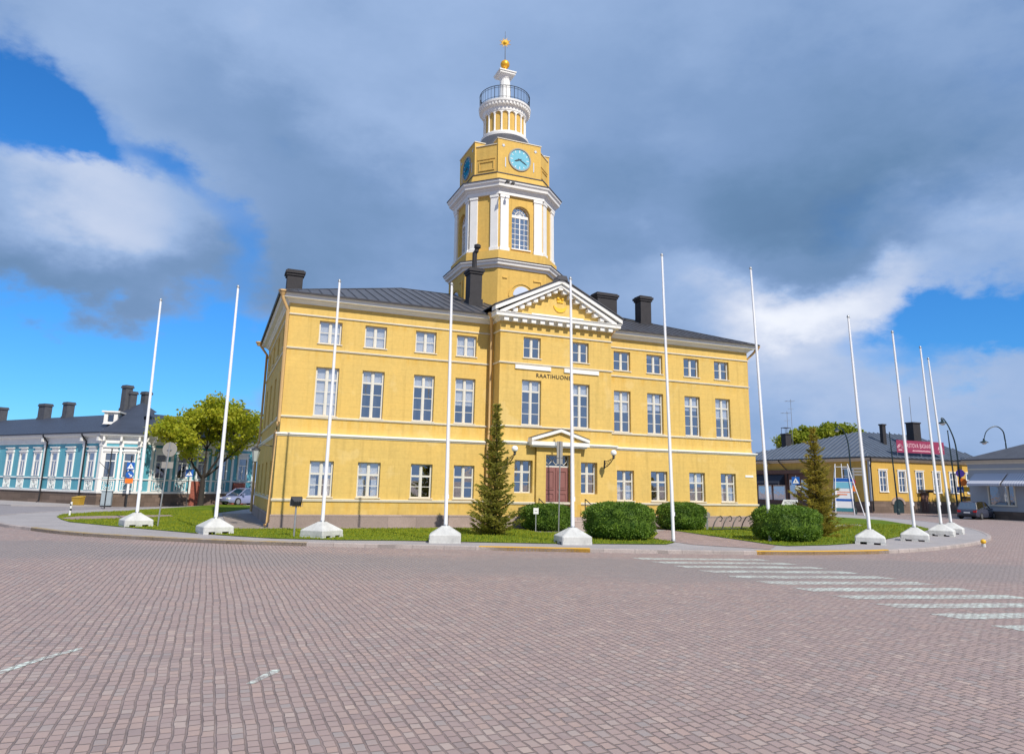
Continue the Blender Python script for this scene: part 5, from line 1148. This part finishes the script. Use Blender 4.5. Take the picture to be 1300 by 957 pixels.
# 8 bollard, grit box, cabinet
p = place(88, 655, .12); t = thing('marker_post', 'short white marker post with dark bands at the tip of the left lawn', 'marker post', p, 0)
b = MB(); b.tube([(0, 0, -.05), (.03, 0, .75)], .05, 10); b.build('post', 'sign_white', t); b = MB()
for z in (.3, .55): b.lathe([(.053, z), (.053, z+.1)], 10, (.02, 0), cap=False)
b.build('band', 'black', t)
p = place(98.5, 641.5, 0); t = thing('grit_box', 'mustard yellow grit box standing against the stone base of the blue house', 'grit box', dep(98.5, 641, 55.6)*1.0, math.radians(-14)); t.location.z = .1
b = MB(); b.loft([[(-.42, -.32, 0), (.42, -.32, 0), (.42, .32, 0), (-.42, .32, 0)], [(-.45, -.36, .62), (.45, -.36, .62), (.45, .36, .72), (-.45, .36, .72)]]); b.build('box', 'yellow_box', t, bev=.02); b = MB(); b.loft([[(-.48, -.4, .63), (.48, -.4, .63), (.48, .39, .74), (-.48, .39, .74)], [(-.46, -.38, .68), (.46, -.38, .68), (.46, .38, .80), (-.46, .38, .80)]]); b.build('lid', 'yellow_box', t); t.scale = (.78, .78, .85)
p = online(134.5, HC+Vector((dB.y, -dB.x, 0))*.55, dB); t = thing('utility_cabinet', 'pale blue grey utility cabinet against the corner of the blue house', 'cabinet', (p.x, p.y, .1), math.radians(14))
b = MB(); b.box(-.36, .36, -.18, .18, 0, 1.05); b.box(-.40, .40, -.22, .22, 1.05, 1.11); b.build('body', 'cabinet', t, bev=.01); b = MB(); b.box(-.32, -.01, -.195, -.18, .1, 1.0); b.box(.01, .32, -.195, -.18, .1, 1.0); b.build('door', 'cabinet', t)
# right hand crossing sign and arrow board
p = Vector((dep(1012.5, 650, 44).x, 44, .14)); t = thing('road_sign', 'blue crossing sign on a grey post behind the rightmost hedge ball', 'road sign', p, VYAW(p))
b = MB(); zc = dep(1012, 610, 44).z-.14; b.tube([(0, 0, -.05), (0, 0, zc+.3)], .03, 8); b.build('post', 'galv', t); crossing_sign(t, zc, .44)
b = MB(); plate(b, .3, .22, -.04, zc-.42, x=.12); b.build('sub_plate', 'sign_white', t)
p = Vector((dep(1003, 650, 43).x, 43, .14)); t = thing('arrow_board', 'white arrow shaped direction board low behind the rightmost hedge ball', 'direction sign', p, VYAW(p)+.05)
zc = dep(1003, 637.5, 43).z-.14
b = MB(); b.loft([[(-.46, y, zc-.15), (.46, y, zc-.15), (.46, y, zc+.15), (-.32, y, zc+.15)] for y in (-.03, 0)]); b.build('board', 'sign_white', t); text('lettering', 'ACTION', .20, 'black', t, (-.29, -.034, zc-.07), (PI/2, 0, 0), .002, sx=.72)
b = MB(); b.loft([[(.34, y, zc+.12), (.34, y, zc-.12), (.45, y, zc)] for y in (-.036, -.031)]); b.build('arrow', 'black', t); b = MB()
for x in (-.3, .4): b.tube([(x, .02, -.05), (x, .02, zc+.1)], .02, 6)
b.build('post', 'galv', t)
# information board in a timber A frame
p = Vector((dep(1073, 651, 72).x, 72, .02)); t = thing('notice_board', 'tall pale blue notice board hung in a white pole frame by the yellow house', 'notice board', p, VYAW(p)-.1)
ZT = dep(1073, 589, 72).z; b = MB(); b.box(-.82, .82, -.03, .03, .35, 3.6); o = b.build('board', 'sign_white', t)
b = MB(); b.box(-.82, .82, -.04, -.031, 3.25, 3.58); b.build('blue_band', 'sign_blue', o); b = MB(); b.box(-.82, .82, -.04, -.031, 1.35, 1.58); b.build('blue_band', 'sign_blue', o); b = MB(); b.box(-.78, .78, -.042, -.031, 2.6, 3.2); b.build('picture_field', 'clock_blue', o); b = MB(); b.box(-.6, .3, -.042, -.031, 1.95, 2.05); b.box(-.6, .6, -.042, -.031, 2.2, 2.26); b.build('print_line', 'sign_orange', o); b = MB(); b.box(-.80, .80, -.04, -.031, .36, .7); b.build('foot_band', 'teal_dark', o)
for a in (((-1.25, .2, -.02), (-.62, 0, ZT)), ((1.75, -.2, -.02), (.5, 0, ZT)), ((-.86, -.06, -.02), (-.62, -.06, ZT-.4)), ((.87, -.06, -.02), (.5, -.06, ZT-.4))): b = MB(); b.tube(a, .045, 6); b.build('frame_pole', 'pole_white', t)
b = MB(); b.tube([(-.65, 0, ZT-.3), (.55, 0, ZT-.3)], .035, 6); b.tube([(-.05, 0, ZT+.02), (-.05, 0, 3.6)], .03, 6); b.build('cross_bar', 'pole_white', t)
# no parking sign
p = Vector((dep(1086, 650, 74).x, 74, .02)); t = thing('road_sign', 'round blue no parking sign with red rim over an orange plate beside the notice board', 'road sign', p, VYAW(p))
zc = dep(1083.5, 612, 74).z; b = MB(); b.tube([(0, 0, -.05), (-.12, 0, zc+.4)], .05, 8); b.build('post', 'iron', t)
b = MB(); disc(b, .33, -.08, zc, x=-.12); o = b.build('sign_face', 'sign_red', t); b = MB(); disc(b, .26, -.086, zc, .005, x=-.12); b.build('disc', 'sign_blue', o); b = MB(); b.tube([(-.12-.18, -.088, zc+.18), (-.12+.18, -.088, zc-.18)], .035, 5); b.build('slash', 'sign_red', o)
b = MB(); plate(b, .62, .55, -.07, zc-.66, x=-.1); b.build('orange_plate', 'sign_orange', t)
b = MB()
for zz, xx, ww in ((zc+.75, .55, 1.1), (zc+1.05, .45, 1.0), (zc+1.35, .5, .9)): b.box(xx-ww/2, xx+ww/2, -.05, -.02, zz-.1, zz+.1)
b.build('direction_plates', 'sign_grey', t)
# stack of signs by the parked car
p = Vector((dep(1229, 656, 75.5).x, 75.5, .02)); t = thing('road_sign', 'post with purple disc, orange disc and blue crossing sign behind the dark car', 'road sign', p, VYAW(p)); zc = dep(1224, 601, 75.5).z
b = MB(); b.tube([(0, 0, -.05), (-.35, 0, zc+.5)], .05, 8); b.build('post', 'iron', t)
b = MB(); disc(b, .40, -.08, zc, x=-.30); b.build('purple_disc', 'sign_purple', t); b = MB(); disc(b, .40, -.08, zc-.90, x=-.16); b.build('orange_disc', 'sign_orange', t); b = MB(); plate(b, .55, .5, -.075, zc-1.62, x=.15); b.build('yellow_plate', 'sign_yellow', t)
crossing_sign(t, zc-1.68, .62, -.42)
# street lamps
def lamp_head(b, c, r): b.lathe([(.04, c[2]+r*.9), (.10, c[2]+r*.8), (.12, c[2]+r*.35), (r*.95, c[2]-.02), (r, c[2]-.08), (r*.9, c[2]-.08)], 14, c[:2])
def street_lamp(label, base, y, curve, head, r=.42, rad=.085, rz=0):
    p = Vector((dep(*base, y).x, y, 0)); t = thing('street_lamp', label, 'street lamp', p, 0, 'dark green lamp posts by the yellow house')
    pts = [Vector((0, 0, -.05))]+[dep(a, c, y)-p for a, c in curve]; b = MB(); b.tube(smooth3(pts), rad, 8, rad*.5); b.lathe([(.16, -.02), (.16, .5), (.10, .6)], 10); b.build('pole', 'dark_green_metal', t, smooth=True)
    if head:
        h = dep(*head, y)-p; b = MB(); lamp_head(b, h, r); b.build('shade', 'dark_green_metal', t, smooth=True); b = MB(); b.ball((h.x, h.y, h.z-.12), r*.55, 12, 8, .7); b.build('bulb_glass', 'globe', t, smooth=True)
    else:
        q = pts[-1]; b = MB(); b.ball(q, rad*.75, 8, 6); b.build('cap', 'dark_green_metal', t)
def smooth3(pts, k=5):
    out = []; n = len(pts)
    for i in range(n-1):
        a, b_, c, d = pts[max(i-1, 0)], pts[i], pts[i+1], pts[min(i+2, n-1)]
        for j in range(k): u_ = j/k; out.append(.5*((2*b_)+(c-a)*u_+(2*a-5*b_+4*c-d)*u_*u_+(3*b_-a-3*c+d)*u_**3))
    out.append(pts[-1]); return out
street_lamp('curved street lamp with its shade over the banner, beside the purple disc sign', (1222, 656), 73.5, [(1217.5, 600), (1213, 565), (1206, 545), (1199, 533), (1195.5, 530.5), (1194.5, 533)], (1196.5, 536.5))
street_lamp('straight dark post without a lamp, nearest the dark parked car', (1217.5, 656), 74.5, [(1203, 547)], None, rad=.10)
street_lamp('straight dark post without a lamp, in front of the arched cellar door', (1141, 652), 79, [(1129, 549)], None, rad=.10)
street_lamp('curved street lamp rising behind the notice board', (1086, 650), 77, [(1080.5, 600), (1077, 565), (1072, 549), (1066, 542), (1063.5, 541), (1062.5, 543)], (1062.5, 545.5), .30)
street_lamp('arched street lamp showing above the roof of the grey shop', (1284, 650), 86, [(1278, 575), (1275.5, 556), (1273, 547), (1266, 541.5), (1258.5, 542.5), (1252, 548), (1249.5, 556), (1249.3, 558)], (1249.3, 561), .48)
# yellow bollard on the kerb
p = place(1249, 694, 0); t = thing('bollard', 'small yellow topped bollard at the right end of the kerb', 'bollard', p, 0)
b = MB(); b.lathe([(.08, -.02), (.08, .12), (.06, .16)], 14); b.build('foot', 'concrete', t); b = MB(); b.ball((0, 0, .22), .11, 14, 9); b.build('cap', 'sign_yellow', t, smooth=True)
# post box and cycle rack beside the path
p = place(898, 672, .14); t = thing('meter_post', 'grey service post with a small round topped box beside the path', 'service post', p, -.2)
b = MB(); b.box(-.05, .05, -.05, .05, -.05, .75); b.build('post', 'galv', t); b = MB(); b.loft([[(-.12, y, .62), (.16, y, .62), (.16, y, .82), (.10, y, .90), (-.06, y, .90), (-.12, y, .82)] for y in (-.09, .09)]); b.build('box', 'sign_grey', t)
p = place(925, 672.5, .14); t = thing('cycle_rack', 'dark steel cycle rack with curved hoops at the right end of the town hall', 'cycle rack', p, YAW+.15)
b = MB(); b.tube([(-1.3, 0, .06), (1.5, 0, .06)], .03, 6); b.build('rail', 'iron', t)
for i in range(4):
    x = -1.1+i*.72; b = MB(); b.tube([(x-.1, 0, .06), (x+.05, -.02, .38), (x+.28, -.04, .66), (x+.5, -.05, .72), (x+.60, -.06, .62), (x+.52, -.07, .48), (x+.40, -.06, .46)], .028, 6); b.build('hoop', 'iron', t, smooth=True)

# ------------------------------------------------------------------ cars
def car(label, loc, heading, paint, L, W, H, estate, group='parked cars'):
    t = thing('parked_car', label, 'car', loc, math.radians(90-heading), group)          # local +x forward
    hl = L/2
    def ring(x, w, z0, z1, r=.16): return [(x, -w+r*.3, z0), (x, -w, z0+r), (x, -w, (z0+z1)*.55), (x, -w+r*.55, z1-.02), (x, -w+r*1.2, z1), (x, w-r*1.2, z1), (x, w-r*.55, z1-.02), (x, w, (z0+z1)*.55), (x, w, z0+r), (x, w-r*.3, z0)]
    hb = .92 if estate else .84
    st = [(-hl, W*.42, .38, hb*.82), (-hl+.12, W*.47, .26, hb), (-hl+.8, W*.5, .20, hb+.03), (0, W*.5, .18, hb+.02), (hl-1.3, W*.5, .18, hb-.02), (hl-.5, W*.48, .22, hb-.14), (hl-.1, W*.43, .28, hb-.28), (hl, W*.36, .36, .56)]
    b = MB(); b.loft([ring(*s) for s in st]); body = b.build('body', paint, t, smooth=True)
    cab = [(-hl+.08, hb-.03), (-hl+.45, H-.10), (-hl+1.0, H-.02), (-.1, H), (.35, H-.06), (1.15, hb-.03)] if estate else [(-hl+.55, hb-.03), (-hl+1.15, H-.10), (-hl+1.6, H-.02), (-.05, H), (.35, H-.05), (1.2, hb-.04)]
    xs0, xs1 = cab[0][0], cab[-1][0]
    b = MB(); b.loft([[(x0, -W*.44, hb-.05), (x0, W*.44, hb-.05), (x, W*.36, z), (x, -W*.36, z)] for (x, z), x0 in zip(cab[1:-1], [xs0+.02, xs0+.9, .2, xs1-.02])]); b.build('windows', 'glass_dark', t)
    b = MB(); b.loft([[(x, -W*.36, z-.03), (x, W*.36, z-.03), (x, W*.33, z+.02), (x, -W*.33, z+.02)] for x, z in cab[1:-1]]); b.build('roof', paint, t, smooth=True)
    b = MB()
    for s in (-1, 1):
        for (a, c) in ((cab[1], cab[0]), (cab[-2], cab[-1]), ((-.15, H), (-.25, hb))): b.tube([(a[0], s*W*.355, a[1]), (c[0], s*W*.45, c[1])], .04, 5)
    b.build('roof_pillar', paint, t)
    for s in (-1, 1):
        for x in (-hl+.85, hl-.9):
            b = MB(); b.T = Matrix.Translation((x, s*(W*.5-.09), .32)); b.lathe([(.20, -.10), (.31, -.11), (.325, -.06), (.325, .06), (.31, .11), (.20, .10)], 20, (0, 0), 'y'); w = b.build('wheel', 'rubber', t, smooth=True)
            b = MB(); b.T = Matrix.Translation((x, s*(W*.5-.09), .32)); b.lathe([(.205, -.105), (.205, .105)], 14, (0, 0), 'y'); b.build('rim', 'rim', w)
    for s in (-1, 1):
        b = MB(); b.loft([[(x, s*W*.43, .62), (x, s*W*.28, .64), (x, s*W*.28, .80), (x, s*W*.44, .84)] for x in (-hl-.015, -hl+.2)]); b.build('tail_light', 'lamp_red', t)
        b = MB(); b.loft([[(x, s*W*.40, .52), (x, s*W*.24, .52), (x, s*W*.24, .64), (x, s*W*.38, .66)] for x in (hl+.005, hl-.3)]); b.build('headlight', 'lamp_clear', t)
        b = MB(); b.box(.72, .88, s*W*.5-.02 if s > 0 else -W*.5-.16, s*W*.5+.16 if s > 0 else -W*.5+.02, .86, 1.0); b.build('wing_mirror', paint, t)
    b = MB(); b.box(-hl-.02, -hl+.06, -.26, .26, .56 if estate else .50, .67 if estate else .61); b.build('number_plate', 'sign_white', t)
    b = MB(); b.box(-hl-.03, -hl+.3, -W*.4, W*.4, .30, .42); b.build('bumper', 'black', t)
p = online(287, HD, dR)+n3*2.1; p.z = .10; car('lavender blue saloon parked behind the maple at the left', p, 209, 'car_lavender', 4.3, 1.7, 1.42, False)
p = Vector((dep(1240.5, 655, 69.5).x, 69.5, .0)); car('dark estate car seen from behind beside the grey shop', p, 52, 'car_navy', 4.7, 1.85, 1.62, True)

# ------------------------------------------------------------------ sun, sky with clouds, camera
SH = Vector((.527, -.85, 0)).normalized(); EL = math.radians(44); SD = SH*math.cos(EL)+Vector((0, 0, math.sin(EL)))
sl = bpy.data.lights.new('sun', 'SUN'); sl.energy = 4.0; sl.angle = math.radians(.53); sl.color = (1, .93, .82)
so = bpy.data.objects.new('sun', sl); COL.objects.link(so); so.rotation_euler = SD.to_track_quat('Z', 'Y').to_euler(); so.location = (60, -60, 60)
w = bpy.data.worlds.new('World'); sc.world = w; w.use_nodes = True; w.node_tree.nodes.clear(); nt = NT(w.node_tree)
sky = nt.n('ShaderNodeTexSky', sky_type='NISHITA', sun_disc=False, sun_elevation=EL, sun_rotation=math.atan2(SD.x, SD.y), altitude=20, air_density=1.0, dust_density=.15, ozone_density=3.0)
skyc = nt.mix(1.0, nt.n('ShaderNodeHueSaturation', {'Saturation': 1.2, 'Value': 1.0, 'Color': sky.outputs[0]}).outputs[0], (.44, .93, 1.28), 'MULTIPLY'); skyc = nt.mix(1.0, skyc, nt.n('ShaderNodeCombineXYZ', {0: nt.mapr(nt.n('ShaderNodeSeparateXYZ', {0: nt.n('ShaderNodeTexCoord').outputs['Generated']}).outputs[2], 0, .35, .62, 1.0), 1: nt.mapr(nt.n('ShaderNodeSeparateXYZ', {0: nt.n('ShaderNodeTexCoord').outputs['Generated']}).outputs[2], 0, .35, .68, 1.0), 2: nt.mapr(nt.n('ShaderNodeSeparateXYZ', {0: nt.n('ShaderNodeTexCoord').outputs['Generated']}).outputs[2], 0, .35, .80, 1.0)}).outputs[0], 'MULTIPLY')
bg1 = nt.n('ShaderNodeBackground', {'Color': skyc, 'Strength': .11})
D = nt.n('ShaderNodeTexCoord').outputs['Generated']
nA = nt.noise(D, 2.6, 3, .5); nB = nt.noise(nt.scale(D, (1, 1, 1.7)), 6.0, 9, .58); nC = nt.noise(nt.scale(D, (1, 1, 2.2)), 2.3, 7, .55)
def vm(op, a, b=None, sc_=None):
    inp = {0: a}
    if b is not None: inp[1] = b
    if sc_ is not None: inp['Scale'] = sc_
    return nt.n('ShaderNodeVectorMath', inp, operation=op)
wa = vm('SCALE', vm('SUBTRACT', nA.outputs['Color'], (.5, .5, .5)).outputs[0], sc_=.22).outputs[0]
wb = vm('SCALE', vm('SUBTRACT', nB.outputs['Color'], (.5, .5, .5)).outputs[0], sc_=.20).outputs[0]
DW = vm('ADD', vm('ADD', D, wa).outputs[0], wb).outputs[0]
def blob(x, y, rx, ry, tilt=0.0):      # soft ellipse round the direction of an image point; 1 inside, 0 outside
    c = ray(x, y).normalized(); ex = (RT-c*RT.dot(c)).normalized(); ey = c.cross(ex)*-1
    if ey.z < 0: ey = -ey
    ct, st = math.cos(tilt), math.sin(tilt); e1 = ex*ct+ey*st; e2 = ey*ct-ex*st
    d = vm('SUBTRACT', DW, tuple(c)).outputs[0]
    a = nt.math('DIVIDE', vm('DOT_PRODUCT', d, tuple(e1)).outputs['Value'], rx/F); b_ = nt.math('DIVIDE', vm('DOT_PRODUCT', d, tuple(e2)).outputs['Value'], ry/F); g = nt.math('DIVIDE', vm('DOT_PRODUCT', d, tuple(c)).outputs['Value'], .5)
    r2 = nt.math('ADD', nt.math('ADD', nt.math('MULTIPLY', a, a), nt.math('MULTIPLY', b_, b_)), nt.math('MULTIPLY', g, g))
    return nt.math('POWER', 2.718, nt.math('MULTIPLY', r2, -1.0))
def total(items, base):
    v = base
    for amp, *g in items: v = nt.math('MULTIPLY_ADD', blob(*g), amp, v)
    return v
det = nt.math('SUBTRACT', nt.math('MULTIPLY_ADD', nB.outputs[0], .55, nt.math('MULTIPLY', nC.outputs[0], .45)), .5)
HOLES = [(-1.4, 5, 145, 85, 58, -.5), (-1.0, 130, 185, 95, 28, -.6), (-.8, 250, 205, 80, 24, -.75), (-1.5, 130, 440, 330, 62, 0), (-1.1, 30, 520, 330, 60, 0), (-.9, 325, 320, 46, 62, .2), (-1.6, 1290, 418, 120, 36, .2), (-.7, 1215, 465, 50, 36, 0), (-.35, 1120, 485, 60, 22, -.3)]
ADD = [(.9, 140, 290, 200, 75, -.15), (.7, 25, 505, 70, 22, 0), (.35, 70, 460, 50, 14, -.5), (.25, 1260, 510, 80, 40, 0), (.8, 1040, 430, 110, 55, 0)]
cov = total(HOLES+ADD, nt.math('MULTIPLY_ADD', det, 1.9, 1.0))
mask = nt.mapr(cov, .10, .95, 0, 1, True)
BR = [(.22, 60, 215, 130, 75, -.4), (.16, 210, 300, 110, 70, -.2), (.40, 1055, 430, 120, 55, .1), (.25, 965, 370, 100, 40, -.3), (.26, 1265, 285, 110, 55, .3), (.05, 420, 110, 420, 110, -.1), (.05, 640, 10, 600, 60, 0), (.12, 1150, 520, 260, 70, 0), (.30, 20, 505, 110, 40, 0), (.16, 870, 240, 60, 110, -.5), (.12, 620, 210, 160, 90, 0),
      (-.26, 930, 260, 240, 60, .05), (-.18, 1080, 335, 120, 25, .1), (-.14, 1000, 150, 300, 90, 0), (-.12, 450, 300, 190, 80, .2), (-.12, 330, 150, 130, 50, -.7), (-.26, 150, 345, 210, 40, 0), (-.10, 1020, 470, 120, 20, .1)]
shade = total(BR, nt.math('MULTIPLY_ADD', det, .42, .415))
rmp = nt.n('ShaderNodeValToRGB', {0: shade}); cr = rmp.color_ramp
cr.elements[0].position = 0; cr.elements[0].color = (.085, .165, .30, 1); cr.elements[1].position = 1; cr.elements[1].color = (.86, .88, .93, 1)
for ps, c in ((.18, (.125, .225, .39)), (.36, (.19, .30, .51)), (.52, (.29, .41, .64)), (.75, (.56, .62, .76))): e = cr.elements.new(ps); e.color = (*c, 1)
bg2 = nt.n('ShaderNodeBackground', {'Color': rmp.outputs[0], 'Strength': 1.0})
mx = nt.n('ShaderNodeMixShader', {0: mask, 1: bg1.outputs[0], 2: bg2.outputs[0]}); ow = nt.n('ShaderNodeOutputWorld'); lk(nt, mx.outputs[0], ow.inputs[0])
cd = bpy.data.cameras.new('camera'); co = bpy.data.objects.new('camera', cd); COL.objects.link(co); sc.camera = co
cd.sensor_fit = 'HORIZONTAL'; cd.sensor_width = 36; cd.lens = F/1300*36; cd.shift_y = -45/1300; cd.clip_end = 3000; cd.clip_start = .1
B_ = -FWD; co.matrix_world = Matrix(((RT.x, UP.x, B_.x, CAM.x), (RT.y, UP.y, B_.y, CAM.y), (RT.z, UP.z, B_.z, CAM.z), (0, 0, 0, 1)))
sc.view_settings.view_transform = 'Standard'; sc.view_settings.look = 'None'; sc.view_settings.exposure = .22; sc.view_settings.gamma = 1; sc.view_settings.use_curve_mapping = False
sc.render.engine = 'CYCLES'; sc.cycles.use_denoising = True; sc.cycles.max_bounces = 8; sc.cycles.transparent_max_bounces = 8; sc.cycles.sample_clamp_indirect = 6
